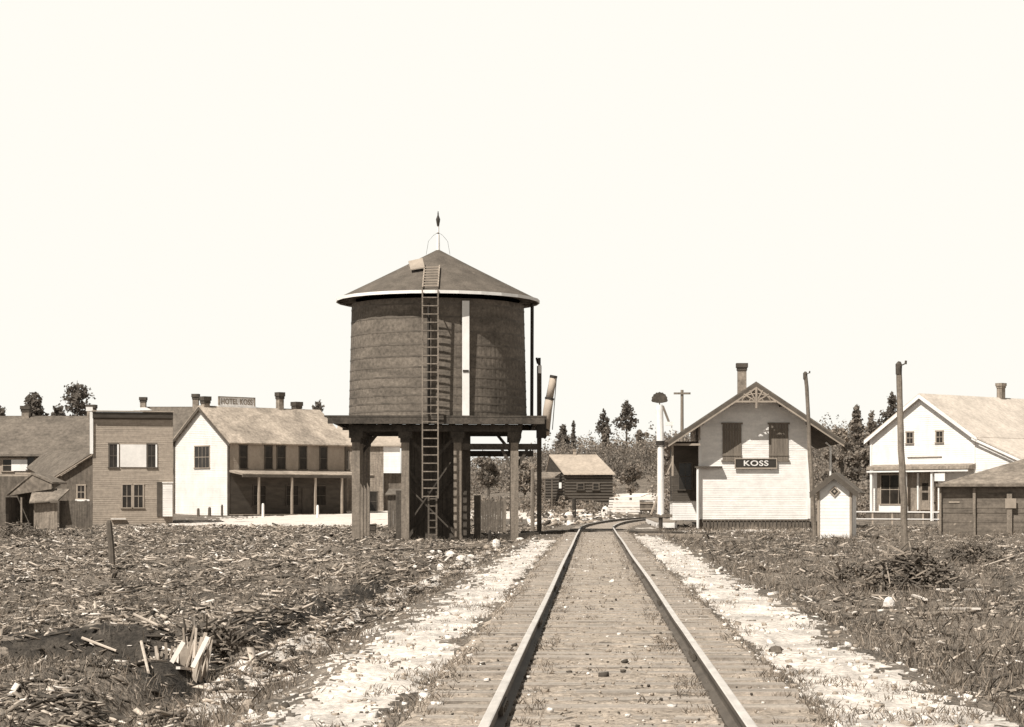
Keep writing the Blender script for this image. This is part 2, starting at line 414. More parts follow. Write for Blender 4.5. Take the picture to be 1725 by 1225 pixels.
# ------------------------------------------------------------------ building pieces
Z = Vector((0, 0, 1))
def siding(mb, O, U, N, f0, f1, z0, z1, step=.13, proud=.015):
    O, U, N = Vector(O), Vector(U), Vector(N); z = z0
    while z < z1 - 1e-4:
        zt = min(z + step, z1)
        a0, a1, b0, b1 = f0(z), f1(z), f0(zt), f1(zt)
        if a1 - a0 < .02: break
        j = random.uniform(-.003, .003)
        p = [O + U * a0 + N * (proud + j) + Z * z, O + U * a1 + N * (proud + j) + Z * z, O + U * b1 + N * .003 + Z * zt, O + U * b0 + N * .003 + Z * zt,
             O + U * a0 + Z * z, O + U * a1 + Z * z]
        mb.add(p, [(0, 1, 2, 3), (4, 5, 1, 0)]); z = zt
    return mb
def window(root, O, U, N, u, z, wd, h, fm, nx=2, ny=2, gm=None, cas=.09, name='window', proud=.05):
    """casing + sash bars as the part, pane as a sub-part; u,z centre"""
    O, U, N = Vector(O), Vector(U), Vector(N)
    rot = Matrix((U, N, Z)).transposed()
    c = O + U * u + Z * z
    mb = MB(); e = proud
    for s_ in (-1, 1): mb.box(c + U * s_ * (wd / 2 + cas / 2) + N * e / 2, (cas, e, h), rot)
    mb.box(c + Z * (h / 2 + cas / 2) + N * (e + .01) / 2, (wd + 2 * cas + .04, e + .01, cas), rot)
    mb.box(c - Z * (h / 2 + .03) + N * (e + .05) / 2, (wd + 2 * cas + .08, e + .05, .06), rot)
    for i in range(1, nx): mb.box(c + U * (-wd / 2 + wd * i / nx) + N * .014, (.03, .036, h), rot)
    for i in range(1, ny): mb.box(c + Z * (-h / 2 + h * i / ny) + N * .013, (wd, .044, .045), rot)
    f = mb.build(name, fm, root)
    p = MB(); p.box(c + N * .004, (wd, .036, h), rot); p.build('pane', gm or m_glass, f)
    return f
def frame_rot(U, N): return Matrix((Vector(U), Vector(N), Z)).transposed()
def gable_house(root, W, L, zw, rise, z0=0, oh=.35, ohs=.4, wm=None, rm=None, fm=None, step=.14, th=.10, corner=True, walls=True, proud=.015, sm_=None):
    """front gable at local y=0 facing -y, centred on x=0"""
    sl = rise / (W / 2)
    if walls:
        mb = MB()
        f0 = lambda z: -W / 2 if z <= zw else -W / 2 + (z - zw) / sl
        f1 = lambda z: W / 2 if z <= zw else W / 2 - (z - zw) / sl
        siding(mb, (0, 0, 0), (1, 0, 0), (0, -1, 0), f0, f1, z0, zw + rise - .02, step, proud)
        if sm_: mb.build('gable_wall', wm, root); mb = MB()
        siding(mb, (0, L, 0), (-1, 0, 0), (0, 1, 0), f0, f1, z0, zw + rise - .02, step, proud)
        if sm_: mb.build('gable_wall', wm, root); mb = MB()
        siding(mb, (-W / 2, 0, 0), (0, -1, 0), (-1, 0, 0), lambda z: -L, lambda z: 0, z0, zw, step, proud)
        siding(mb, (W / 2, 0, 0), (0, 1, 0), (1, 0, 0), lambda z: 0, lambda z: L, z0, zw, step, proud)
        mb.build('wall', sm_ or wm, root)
    if corner and fm:
        mb = MB()
        for sx in (-1, 1):
            for yy in (0, L):
                mb = MB(); mb.box((sx * (W / 2 + .012), yy + (.01 if yy else -.01), (z0 + zw) / 2), (.15, .15, zw - z0)); mb.build('corner_board', fm, root)
    rf = MB()
    for sx in (-1, 1):
        ex = W / 2 + ohs; ez = zw - ohs * sl
        y0, y1 = -oh, L + oh
        a = Vector((0, y0, zw + rise + .02)); b = Vector((sx * ex, y0, ez + .02))
        n = Vector((sx * sl, 0, 1)).normalized() * th
        poly = [a, b, b + n, a + Vector((0, 0, th * math.sqrt(1 + sl * sl)))]
        if sx < 0: poly = poly[::-1]
        rf.prism(poly, (0, y1 - y0, 0))
    r = rf.build('roof', rm, root)
    if fm:
        mb = MB()
        for sx in (-1, 1):
            a = Vector((0, -oh - .03, zw + rise + .06)); b = Vector((sx * (W / 2 + ohs), -oh - .03, zw - ohs * sl + .06))
            mb.prism([a, b, b - Z * .24, a - Z * .26] if sx > 0 else [a - Z * .26, b - Z * .24, b, a], (0, .029, 0))
        mb.build('bargeboard', fm, r)
    return r
def chimney(parent, x, y, z0, z1, w=.5, capd=.35, bm=None, cm=None):
    mb = MB(); mb.box((x, y, (z0 + z1 - capd) / 2), (w, w, z1 - capd - z0))
    o = mb.build('chimney', bm or m_brick, parent)
    c = MB(); c.box((x, y, z1 - capd * .8), (w * 1.16, w * 1.16, capd * .4)); c.box((x, y, z1 - capd * .3), (w * 1.34, w * 1.34, capd * .6 ))
    c.build('cap', cm or m_brickd, o); return o
def text_mesh(name, body, size, mat, parent, loc, rot, extrude=.01, bold=0.0, sx=1.0):
    cu = bpy.data.curves.new(name, 'FONT'); cu.body = body; cu.size = size; cu.extrude = extrude; cu.offset = bold
    cu.align_x = 'CENTER'; cu.align_y = 'CENTER'; cu.space_character = 1.08
    t = bpy.data.objects.new(name + '_src', cu); C.objects.link(t)
    dg = bpy.context.evaluated_depsgraph_get(); dg.update()
    me = bpy.data.meshes.new_from_object(t.evaluated_get(dg)); me.name = name
    bpy.data.objects.remove(t); me.materials.clear(); me.materials.append(mat)
    o = bpy.data.objects.new(name, me); C.objects.link(o); o.parent = parent
    o.location = loc; o.rotation_euler = rot; o.scale = (sx, 1, 1); return o

# ------------------------------------------------------------------ water tank
TD = 91.0; TX = (738 - 1000) / FPX * TD
tank = thing('water_tank', 'large round wooden water tank on dark timber posts beside the railway track', 'water tank', (TX, TD, 0), R(2.6))
TZ0, TZ1 = 4.80, 9.75
mb = MB(); n = 104
prof_n = 2
b0 = len(mb.v)
for zi in range(9):
    z = TZ0 + (TZ1 - TZ0) * zi / 8; rr = 3.88 + (3.76 - 3.88) * zi / 8
    for k in range(n * 3):
        a = 2 * math.pi * k / (n * 3); r = rr - (.006 if k % 3 == 0 else 0)
        mb.v.append((r * math.sin(a), -r * math.cos(a), z))
NN = n * 3
for zi in range(8):
    for k in range(NN):
        k2 = (k + 1) % NN; mb.f.append((zi * NN + k, zi * NN + k2, (zi + 1) * NN + k2, (zi + 1) * NN + k)); mb.mi.append(0)
mb.build('barrel', m_stave, tank)
for i, z in enumerate((5.0, 5.32, 5.66, 6.02, 6.42, 6.84, 7.3, 7.8, 8.35, 8.95, 9.5)):
    r = 3.88 - .12 * (z - TZ0) / (TZ1 - TZ0)
    MB().lathe([(r + .002, -.035), (r + .011, -.035), (r + .011, .035), (r + .002, .035)], 72, (0, 0, z), True).build('hoop', m_hoop, tank)
# roof
RE, EZ, AZ = 4.42, 9.98, 12.22
mb = MB(); mb.lathe([(RE, EZ), (RE * .66, EZ + (AZ - EZ) * .335), (RE * .33, EZ + (AZ - EZ) * .665), (.03, AZ)], 28)
mb.lathe([(RE - .02, EZ - .03), (3.6, EZ - .02)], 28)
roof = mb.build('roof', m_troof, tank)
MB().lathe([(RE - .015, EZ + .02), (RE + .03, EZ + .02), (RE + .03, EZ - .11), (RE - .015, EZ - .11)], 28, (0, 0, 0), True).build('fascia', m_white, roof)
mb = MB()
for k in range(28):
    a = 2 * math.pi * (k + .5) / 28
    mb.bar((3.7 * math.sin(a), -3.7 * math.cos(a), EZ + .06), (4.36 * math.sin(a), -4.36 * math.cos(a), EZ - .06), .06, .1)
mb.build('rafter_tails', m_troof, roof)
# hatch + roof ladder
sl = (AZ - EZ) / RE
hb = MB()
pt = lambda u, t, e=0.0: Vector((u, -t, EZ + (RE - math.hypot(t, u)) * sl + e))
hb.prism([pt(-1.1, 2.35, .14), pt(-.5, 2.35, .14), pt(-.62, 1.75, .32), pt(-1.22, 1.75, .32)], (0, 0, .05))
hb.build('hatch', m_trim, roof)
lb = MB()
for u in (-.52, .12): lb.bar(pt(u, 4.30, .10), pt(u, 2.05, .10), .05, .07)
for i in range(8):
    t = 4.2 - i * .28; lb.bar(pt(-.54, t, .13), pt(.14, t, .13), .045, .06)
lb.build('roof_ladder', m_trim, roof)
# finial
fb = MB(); fb.tube([(0, 0, AZ - .15), (0, 0, AZ + .66)], [.085, .065], 8); fb.tube([(0, 0, AZ + .62), (0, 0, AZ + 1.25)], [.05, .04], 8)
fin = fb.build('finial', m_white, roof)
MB().lathe([(.02, .66), (.06, .7), (.03, .78), (.025, .9), (.08, 1.22), (.095, 1.32), (.06, 1.42), (.03, 1.5), (.03, 1.55), (.015, 1.68)], 12, (0, 0, AZ)).build('finial_bulb', m_iron, fin, True)
wb = MB()
for k in range(2):
    a = math.pi / 2 + k * math.pi
    wb.tube([(0, 0, AZ + .75), (.20 * math.sin(a), -.20 * math.cos(a), AZ + .62), (.42 * math.sin(a), -.42 * math.cos(a), AZ + .36), (.52 * math.sin(a), -.52 * math.cos(a), AZ - .22)], .007, 6)
wb.build('finial_stay', m_iron, fin)
# gauge board
g = MB(); g.box((1.27, -3.77, (TZ0 + 9.62) / 2), (.30, .05, 9.62 - TZ0)); gb = g.build('gauge_board', m_white, tank)
gp = MB(); gp.box((1.27, -3.81, 6.67), (.24, .035, .09)); gp.build('gauge_pointer', m_iron, gb)
# ladder up the front
lb = MB()
for u in (-.52, .13): lb.bar((u, -4.52, 1.32), (u, -4.50, 10.0), .055, .08)
z = 1.4
while z < 10.0: lb.bar((-.54, -4.53, z), (.15, -4.53, z), .045, .045); z += .345
lb.bar((-.5, -4.48, 9.3), (-.5, -3.8, 9.3), .04, .06); lb.bar((.12, -4.48, 9.3), (.12, -3.8, 9.3), .04, .06)
lb.build('ladder', m_post, tank)
lb = MB()
for u in (-.27, .06): lb.bar((u, -4.3, -.5), (u, -4.35, 1.6), .07, .08)
z = -.2
while z < 1.5: lb.bar((-.28, -4.34, z), (.08, -4.34, z), .045, .05); z += .3
lb.build('lower_ladder', m_oldd, tank)
# inner service pipe that shows dark behind the rungs
MB().tube([(-.27, -4.12, 4.8), (-.27, -4.0, 9.5)], .07, 8).build('riser_pipe', m_iron, tank)
# deck, joists
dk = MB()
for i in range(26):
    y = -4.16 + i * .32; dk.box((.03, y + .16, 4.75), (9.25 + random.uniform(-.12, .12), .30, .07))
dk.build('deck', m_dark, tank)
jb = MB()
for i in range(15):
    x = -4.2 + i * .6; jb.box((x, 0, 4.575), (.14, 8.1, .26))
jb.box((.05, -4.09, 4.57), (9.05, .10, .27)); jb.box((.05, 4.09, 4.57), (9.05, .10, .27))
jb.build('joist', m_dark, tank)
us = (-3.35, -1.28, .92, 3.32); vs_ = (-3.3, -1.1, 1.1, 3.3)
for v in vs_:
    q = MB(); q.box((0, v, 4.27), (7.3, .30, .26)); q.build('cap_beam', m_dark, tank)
for u in us:
    for v in vs_:
        q = MB(); gz = -1.0
        q.box((u, v, (gz + 4.13) / 2), (.33, .33, 4.13 - gz)); p = q.build('post', m_post, tank)
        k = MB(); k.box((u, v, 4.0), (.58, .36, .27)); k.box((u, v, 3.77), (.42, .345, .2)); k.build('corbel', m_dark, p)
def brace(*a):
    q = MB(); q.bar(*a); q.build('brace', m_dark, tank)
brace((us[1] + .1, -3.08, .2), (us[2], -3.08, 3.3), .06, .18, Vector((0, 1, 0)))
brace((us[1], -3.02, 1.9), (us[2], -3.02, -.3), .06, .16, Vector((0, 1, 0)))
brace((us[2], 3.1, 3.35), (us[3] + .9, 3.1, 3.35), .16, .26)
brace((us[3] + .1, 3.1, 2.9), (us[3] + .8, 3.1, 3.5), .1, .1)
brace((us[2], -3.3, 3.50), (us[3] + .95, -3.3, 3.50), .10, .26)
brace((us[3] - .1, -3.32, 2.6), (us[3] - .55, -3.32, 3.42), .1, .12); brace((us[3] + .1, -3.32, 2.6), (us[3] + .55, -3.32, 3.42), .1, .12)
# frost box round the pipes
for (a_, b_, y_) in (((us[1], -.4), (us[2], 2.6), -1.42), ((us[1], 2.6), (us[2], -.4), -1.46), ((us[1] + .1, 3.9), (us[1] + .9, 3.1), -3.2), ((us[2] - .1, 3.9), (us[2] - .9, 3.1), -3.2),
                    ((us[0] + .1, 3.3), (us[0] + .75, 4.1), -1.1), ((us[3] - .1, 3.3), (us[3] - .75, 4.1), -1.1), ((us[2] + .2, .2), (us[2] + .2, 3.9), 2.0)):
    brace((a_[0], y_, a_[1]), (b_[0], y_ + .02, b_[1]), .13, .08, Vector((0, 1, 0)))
for (x_, w_, h_) in ((1.28, .34, 4.9), (-1.55, .35, 2.4), (1.75, .3, 2.2)):
    q = MB(); q.box((x_, -2.4, -.75 + h_ / 2), (w_, .08, h_)); q.build('loose_board', m_boxw, tank)
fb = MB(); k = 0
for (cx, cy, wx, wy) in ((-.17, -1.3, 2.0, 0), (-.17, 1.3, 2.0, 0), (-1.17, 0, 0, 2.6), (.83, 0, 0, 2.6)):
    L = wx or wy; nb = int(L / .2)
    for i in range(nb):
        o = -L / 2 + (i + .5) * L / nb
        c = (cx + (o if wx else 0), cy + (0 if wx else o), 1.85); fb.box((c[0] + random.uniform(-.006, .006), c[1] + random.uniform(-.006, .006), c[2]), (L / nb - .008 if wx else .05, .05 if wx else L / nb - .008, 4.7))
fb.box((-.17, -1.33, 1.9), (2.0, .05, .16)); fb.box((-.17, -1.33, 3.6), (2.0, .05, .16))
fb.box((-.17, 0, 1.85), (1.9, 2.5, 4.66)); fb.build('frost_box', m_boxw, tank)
# spout side
sb = MB(); sb.tube([(4.10, .0, 4.80), (4.12, 0, 9.9)], .075, 8); sb.build('guide_pipe', m_iron, tank)
sb = MB(); sb.bar((4.42, -.5, -1.0), (4.42, -.5, 7.1), .2, .2); sb.bar((4.42, -.62, 7.2), (4.42, .1, 7.2), .08, .1)
sp = sb.build('hoist_post', m_boxw, tank)
pb = MB(); pb.tube([(4.36, -.66, 7.28), (4.48, -.66, 7.28)], .17, 14); pb.bar((4.36, -.62, 7.2), (4.30, -.5, 7.45), .07, .07); pb.build('pulley', m_iron, sp)
cb = MB(); cb.box((4.44, -.65, 6.95), (.14, .12, .36)); cb.build('counterweight', m_white, sp)
sb = MB(); sb.box((4.5, -.9, 4.42), (.42, .7, .95)); sb.tube([(4.5, -.9, 4.0), (4.72, -.9, 4.35)], .2, 12); sb.build('valve_box', m_iron, tank)
sb = MB()
sb.tube([(4.66, -.9, 4.05), (4.78, -.9, 5.2), (4.86, -.9, 5.65)], [.19, .19, .185], 14)
sb.tube([(4.85, -.9, 5.65), (5.03, -.9, 6.60)], [.165, .15], 14)
spt = sb.build('spout', m_oldp, tank, True)
q = MB(); q.tube([(4.85, -.9, 5.62), (4.865, -.9, 5.70)], .205, 14); q.tube([(5.02, -.9, 6.55), (5.04, -.9, 6.66)], .165, 14)
q.tube([(5.03, -.9, 6.6), (5.2, -.9, 6.6)], .02, 6); q.tube([(4.98, -1.05, 4.3), (5.16, -1.05, 6.6)], .018, 6); q.build('spout_band', m_iron, spt)

# ------------------------------------------------------------------ station
SD = 117.0
st = thing('station_house', 'white clapboard railway station with deep eaves, black name board and dark boarded gable windows', 'station', ((1271 - 1000) / FPX * SD, SD, 0))
W, Ld, zf, zw, rise = 6.1, 12.0, .15, 5.62, 0
sl = 3.28 / 4.92
ridge_z = 7.68; zw = ridge_z - sl * W / 2
gable_house(st, W, Ld, zw, sl * W / 2, z0=zf, oh=1.2, ohs=1.85, wm=m_whites, rm=m_roofd, fm=None, step=.125, th=.13, corner=False)
rf = [c for c in st.children if c.name.startswith('roof')][0]
mb = MB(); YF = -1.2 - .05
for sx in (-1, 1):
    a = Vector((0, YF, ridge_z - .02)); ex = W / 2 + 1.85; a = a + Z * .10; b = Vector((sx * ex, YF, ridge_z - sl * ex + .08))
    mb.prism([a, b, b - Z * .27, a - Z * .30] if sx > 0 else [a - Z * .30, b - Z * .27, b, a], (0, .049, 0))
mb.build('bargeboard', m_trimd, rf)
mb = MB()
for sx in (-1, 1):
    a = Vector((0, YF - .03, ridge_z - .13)); ex = W / 2 + 1.85; b = Vector((sx * ex, YF - .03, ridge_z - sl * ex - .12))
    mb.prism([a, b, b - Z * .09, a - Z * .11] if sx > 0 else [a - Z * .11, b - Z * .09, b, a], (0, .028, 0))
mb.build('barge_moulding', m_trim, rf)
mb = MB()   # fan truss in the peak
zc = ridge_z - .95; uc = .95 / sl - .3
mb.box((0, YF - .02, zc), (2 * uc, .09, .10)); mb.box((0, YF - .03, zc + .2), (.11, .10, 1.15))
for sx in (-1, 1):
    mb.bar((0, YF - .02, zc), (sx * uc * .62, YF - .02, zc + .42), .07, .07); mb.bar((0, YF - .02, zc), (sx * uc * .32, YF - .02, zc + .62), .07, .07)
    for t in (.35, .7):
        pts = []
        for i in range(7):
            a = i / 6 * math.pi / 2; pts.append((sx * uc * t * math.cos(a), YF - .02, zc + .62 * t * math.sin(a)))
        mb.tube(pts, .035, 6)
    pts = [(sx * (uc + .9 - .9 * math.cos(i / 6 * 1.2)), YF - .01, zc - .05 - (.75 * math.sin(i / 6 * 1.2) - .06 * i)) for i in range(7)]
mb.build('gable_truss', m_trim, rf)
mb = MB()   # purlin ends and soffit battens
for sx in (-1, 1):
    for t in (.3, .62, .95):
        x = sx * (W / 2 + 1.7) * t; mb.box((x, -.5, ridge_z - sl * abs(x) - .16), (.12, 1.05, .16))
mb.build('purlin', m_brown, rf)
O, U, N = (0, 0, 0), (1, 0, 0), (0, -1, 0)
k = SD / FPX
def su(px): return (px - 1271) * k
def sz(py): return 1.26 + (842 - py) * k
for pxa, pxb in ((1217, 1249), (1295, 1328)):
    c = su((pxa + pxb) / 2); wd = (pxb - pxa) * k
    mb = MB(); z0_, z1_ = sz(775), sz(715)
    for i in range(7): mb.box((c - wd / 2 + (i + .5) * wd / 7, -.05, (z0_ + z1_) / 2), (wd / 7 - .01, .04, z1_ - z0_))
    mb.box((c, -.085, z0_ + .3), (wd, .03, .14)); mb.box((c, -.085, z1_ - .3), (wd, .03, .14))
    s_ = mb.build('shutter', m_shut, st)
    f = MB(); f.box((c, -.05, z1_ + .05), (wd + .14, .10, .1)); f.box((c, -.05, z0_ - .04), (wd + .14, .14, .07))
    f.build('shutter_frame', m_shut, s_)
# skirt, corner boards
mb = MB()
for i in range(30):
    x = -3.02 + i * .208; mb.box((x, .02, -.22), (.17, .04, .72))
mb.box((0, -.01, .12), (6.2, .08, .09)); mb.build('skirt', m_oldd, st)
for x in (-3.06, 3.06): mb = MB(); mb.box((x, -.03, 2.4), (.16, .12, 4.4)); mb.build('corner_board', m_white, st)
# name board
mb = MB(); c = su(1273); wd = 70 * k; zc = sz(781); mb.box((c, -.12, zc), (wd, .05, 16 * k))
sg = mb.build('name_board', m_black, st)
f = MB(); f.box((c, -.15, zc + 8 * k), (wd + .04, .06, .05)); f.box((c, -.15, zc - 8 * k), (wd + .04, .06, .07))
f.box((c - wd / 2, -.15, zc), (.05, .058, 16 * k)); f.box((c + wd / 2, -.15, zc), (.05, .058, 16 * k)); f.build('board_frame', m_trim, sg)
text_mesh('lettering', 'KOSS', .42, m_hotelw, sg, (c, -.155, zc), (R(90), 0, 0), .008, .008, 1.35)
# small shelf bar on the left of the gable and downspouts
mb = MB(); mb.box((su(1193), -.22, sz(787)), (1.55, .4, .09)); mb.bar((su(1175), -.05, sz(810)), (su(1175), -.36, sz(789)), .05, .05); mb.build('shelf_board', m_brown, st)
mb = MB(); mb.tube([(su(1175), -.30, zf - .5), (su(1175), -.30, sz(787))], .075, 8); mb.build('downspout', m_white, st)
mb = MB(); mb.tube([(su(1400), .3, -.4), (su(1400), .3, sz(752)), (su(1392), .3, sz(745))], .06, 8); mb.build('downspout', m_white, st)
# bay on the platform side, eave shade painted brown above, sunlit base painted white
mb = MB(); bx0, bx1, by0, by1 = -4.55, -3.05, 2.2, 5.6
siding(mb, (0, by0, 0), (1, 0, 0), (0, -1, 0), lambda z: bx0, lambda z: bx1, 1.25, 4.6, .13)
siding(mb, (bx0, 0, 0), (0, -1, 0), (-1, 0, 0), lambda z: -by1, lambda z: -by0, 1.25, 4.6, .13)
bay = mb.build('bay', m_brown, st)
mb = MB()
siding(mb, (0, by0, 0), (1, 0, 0), (0, -1, 0), lambda z: bx0, lambda z: bx1, .1, 1.2, .13)
siding(mb, (bx0, 0, 0), (0, -1, 0), (-1, 0, 0), lambda z: -by1, lambda z: -by0, .1, 1.2, .13)
mb.build('bay_base', m_white, bay)
mb = MB(); mb.box((bx0 + .72, by0 - .03, 1.23), (1.56, .12, .07)); mb.box((bx0 - .03, (by0 + by1) / 2, 1.23), (.12, 3.5, .068)); mb.build('bay_sill', m_brown, bay)
window(bay, (0, by0, 0), (1, 0, 0), (0, -1, 0), (bx0 + bx1) / 2, 2.6, .7, 1.5, m_brown)
window(bay, (bx0, 0, 0), (0, -1, 0), (-1, 0, 0), -3.9, 2.6, 1.6, 1.5, m_brown, 4)
# eave brackets
for y in (-.9, 3.0, 7.0, 10.8):
    mb = MB(); ex = -(W / 2 + 1.65); ez = ridge_z - sl * abs(ex) - .2
    if y > 0: mb.bar((-3.1, y, 2.7), (ex, y, ez), .11, .11, Vector((0, 1, 0)))
    mb.bar((-3.1, y, ez), (ex, y, ez), .1, .12)
    if y < 0: mb.bar((ex + .05, y, ez + .05), (ex + .05, y, ez - 1.75), .11, .11); mb.bar((ex + .05, y, ez - .9), (ex - .30, y, ez - 1.7), .07, .07)
    mb.build('eave_bracket', m_trim, rf)
chimney(rf, su(1257) * 1.03, 3.2, 6.9, 9.15, .50, .42, m_brick, m_brickd)
# platform
pf = thing('station_platform', 'low plank platform along the track side of the white station', 'platform', (4.2, 112.5, 0))
mb = MB()
for i in range(90): mb.box((-.25, .12 + i * .25, .06), (1.1 + random.uniform(-.03, .03), .235, .06))
mb.build('decking', m_oldw, pf)
mb = MB(); mb.box((-.25, .0, -.12), (1.1, .08, .28)); mb.box((-.78, 11, -.12), (.08, 22.2, .28)); mb.build('edge_board', m_whites, pf)
for i in range(8):
    for x in (-.55, .1): mb = MB(); mb.box((x, .2 + i * 3, -.35), (.2, .2, .7)); mb.build('footing', m_oldd, pf)

# ------------------------------------------------------------------ signal beside the track
GD = 111.0; gx = (1112 - 1000) / FPX * GD; kk = GD / FPX
gz = lambda py: 1.26 + (842 - py) * kk
sig = thing('railway_signal', 'tall white railway signal mast with a dark fan shaped blade on top beside the station', 'signal', (gx, GD, 0))
mb = MB(); mb.tube([(.03, 0, gz(868)), (.02, 0, gz(748))], [.19, .165], 12); mb.tube([(.01, 0, gz(744)), (-.03, 0, gz(690)), (-.03, 0, gz(682))], [.2, .19, .17], 12)
mb.build('mast', m_white, sig)
mb = MB(); mb.tube([(.03, 0, gz(900)), (.03, 0, gz(867))], .11, 10); mb.tube([(.0, 0, gz(750)), (.0, 0, gz(743))], .24, 12); mb.bar((-.3, -.1, gz(752)), (.35, -.1, gz(752)), .05, .05)
mb.tube([(-.03, 0, gz(683)), (-.03, 0, gz(670))], .03, 8); mb.build('mast_fitting', m_iron, sig)
mb = MB(); pts = []; nf = 18
for i in range(nf + 1):
    a = math.pi * (i / nf * 1.16 - .08); r = .42 + (.025 if i % 2 else -.01)
    pts.append((-.03 + r * math.cos(a), -.03, gz(674) + r * .98 * math.sin(a)))
pts += [(-.15, -.03, gz(679)), (.09, -.03, gz(679))]
mb.prism(pts, (0, .06, 0)); mb.build('fan_blade', m_brickd, sig)
mb = MB(); mb.bar((.14, -.05, gz(684)), (.48, -.05, gz(712)), .12, .06, Vector((0, 1, 0))); mb.build('signal_arm', m_shut, sig)
mb = MB(); mb.box((.50, -.05, gz(714)), (.42, .2, .2)); mb.bar((.62, -.05, gz(713)), (.62, -.05, gz(735)), .05, .05); mb.build('lamp_box', m_white, sig)
mb = MB(); mb.bar((.1, -.1, gz(808)), (.62, .6, gz(770)), .06, .06); mb.bar((-.5, -.2, gz(867)), (-.12, 0, gz(836)), .08, .08); mb.build('stay', m_trim, sig)
mb = MB(); mb.box((-.35, 0, gz(869)), (2.0, .35, .16)); mb.build('base_beam', m_oldd, sig)

# telegraph pole
td = 138.0; tz = lambda py: 1.26 + (842 - py) * td / FPX
tp = thing('telegraph_pole', 'telegraph pole with a single crossarm showing above the left eave of the station', 'telegraph pole', ((1149 - 1000) / FPX * td, td, -.2))
MB().tube([(0, 0, -.5), (0, 0, tz(657) + .2)], [.14, .1], 8).build('pole', m_pole, tp)
q = MB(); q.box((0, -.1, tz(663) + .2), (1.12, .1, .13)); ca = q.build('crossarm', m_pole, tp)

# bare poles
def bare_pole(name, label, pb, pt_, d, r0, r1, seed, cap=True):
    a = at(pb[0], pb[1], d); b = at(pt_[0], pt_[1], d); a.z = Hs(a.x, a.y) - .3
    rt = thing(name, label, 'pole', (a.x, a.y, 0)); rnd = random.Random(seed)
    pts = []; rad = []
    for i in range(13):
        t = i / 12; p = a.lerp(b, t) - Vector((a.x, a.y, 0))
        pts.append(p + Vector((rnd.uniform(-.02, .02), rnd.uniform(-.02, .02), 0))); rad.append((r0 + (r1 - r0) * t) * rnd.uniform(.93, 1.07))
    MB().tube(pts, rad, 11).build('shaft', m_pole, rt)
    q = MB(); e = pts[-1]; q.tube([e - Z * .28, e + Z * .0, e + Vector((.02, 0, .08))], [r1 * 1.12, r1 * 1.2, r1 * .5], 10)
    q.tube([e + Vector((.02, -r1, -.05)), e + Vector((r1 + .10, -r1, .02))], .02, 6); q.tube([e + Vector((r1 + .10, -r1, .0)), e + Vector((r1 + .11, -r1, .1))], [.035, .03], 8)
    q.build('pole_top', m_brickd, rt)
    return rt
bare_pole('wooden_pole', 'thick leaning bare wooden pole in the weeds in front of the white store', (1527, 946), (1513, 614), 58, .105, .078, 3)
bare_pole('wooden_pole', 'slim leaning bare wooden pole in front of the right end of the station', (1373, 905), (1357, 629), 94, .115, .085, 5)

# ------------------------------------------------------------------ privy
pd = 88.0; pk = pd / FPX
px0 = (1410 - 1000) / FPX * pd
pv = thing('privy', 'narrow white gabled privy with a dark diamond opening beside the station', 'privy', (px0 - .10, pd, 0.10), R(-13))
pz = lambda py: 1.26 + (842 - py) * pk
zf = -.75; zw = pz(826); rise = pz(803) - zw
gable_house(pv, 1.42, 1.95, zw, rise, z0=zf, oh=.24, ohs=.32, wm=m_white, rm=m_roofd, fm=m_trimd, step=.14, th=.05, corner=False, proud=.010)
mb = MB()
for sx in (-1, 1):
    mb = MB(); mb.box((sx * .68, -.03, (zf + zw) / 2), (.09, .06, zw - zf)); mb.box((sx * .715, .05, (zf + zw) / 2), (.05, .1, zw - zf)); mb.build('corner_board', m_trim, pv)
mb = MB(); mb.box((-.70, 1.85, (zf + zw) / 2), (.05, .1, zw - zf)); mb.build('corner_board', m_trim, pv)
cz = pz(832)
mb = MB(); r45 = Matrix.Rotation(R(45), 3, 'Y'); mb.box((0, -.035, cz), (.34, .05, .34), r45); dm_ = mb.build('diamond_vent', m_trim, pv)
mb = MB(); mb.box((0, -.045, cz), (.22, .05, .22), r45); mb.build('vent_opening', m_black, dm_)
mb = MB(); mb.box((0, -.062, cz), (.09, .03, .09), r45); mb.build('vent_ornament', m_trim, dm_)
mb = MB(); mb.box((-.705, .95, .55), (.05, .78, 1.95)); dr = mb.build('door', m_oldw, pv)
mb = MB(); mb.box((-.74, 1.25, .6), (.03, .04, .12)); mb.build('handle', m_iron, dr)

# ------------------------------------------------------------------ hotel
HD = 160.0; gam = R(46)
hp = at(385, 868, HD); Wd, Lh = 7.5, 11.2
hx = Vector((math.cos(gam), -math.sin(gam), 0)); hy = Vector((math.sin(gam), math.cos(gam), 0))
ho = Vector((hp.x, hp.y, 0)) - hx * Wd / 2
hk = HD / FPX
hz = lambda py, d=HD: 1.26 + (842 - py) * d / FPX
hot = thing('hotel', 'two storey hotel with white gable end, long porch and a lettered board on its ridge', 'hotel', ho, -gam)
zf, zw = -.1, hz(741); rise = hz(686, 162) - zw
hr = gable_house(hot, Wd, Lh, zw, rise, z0=zf, oh=.25, ohs=.5, wm=m_hotelw, rm=m_roofh, fm=m_trimd, step=.14, th=.12, corner=True, sm_=m_sideshade)
window(hot, (0, 0, 0), (1, 0, 0), (0, -1, 0), .15, hz(769), 2.0, 1.65, m_trim, 4, 2)
OS, US, NS = (Wd / 2, 0, 0), (0, 1, 0), (1, 0, 0)
for v, wd in ((1.35, .62), (3.7, .62), (4.9, .7), (7.0, .62), (9.0, .62)):
    window(hot, OS, US, NS, v, hz(771, 163), wd, 1.75, m_trimd, 1, 2)
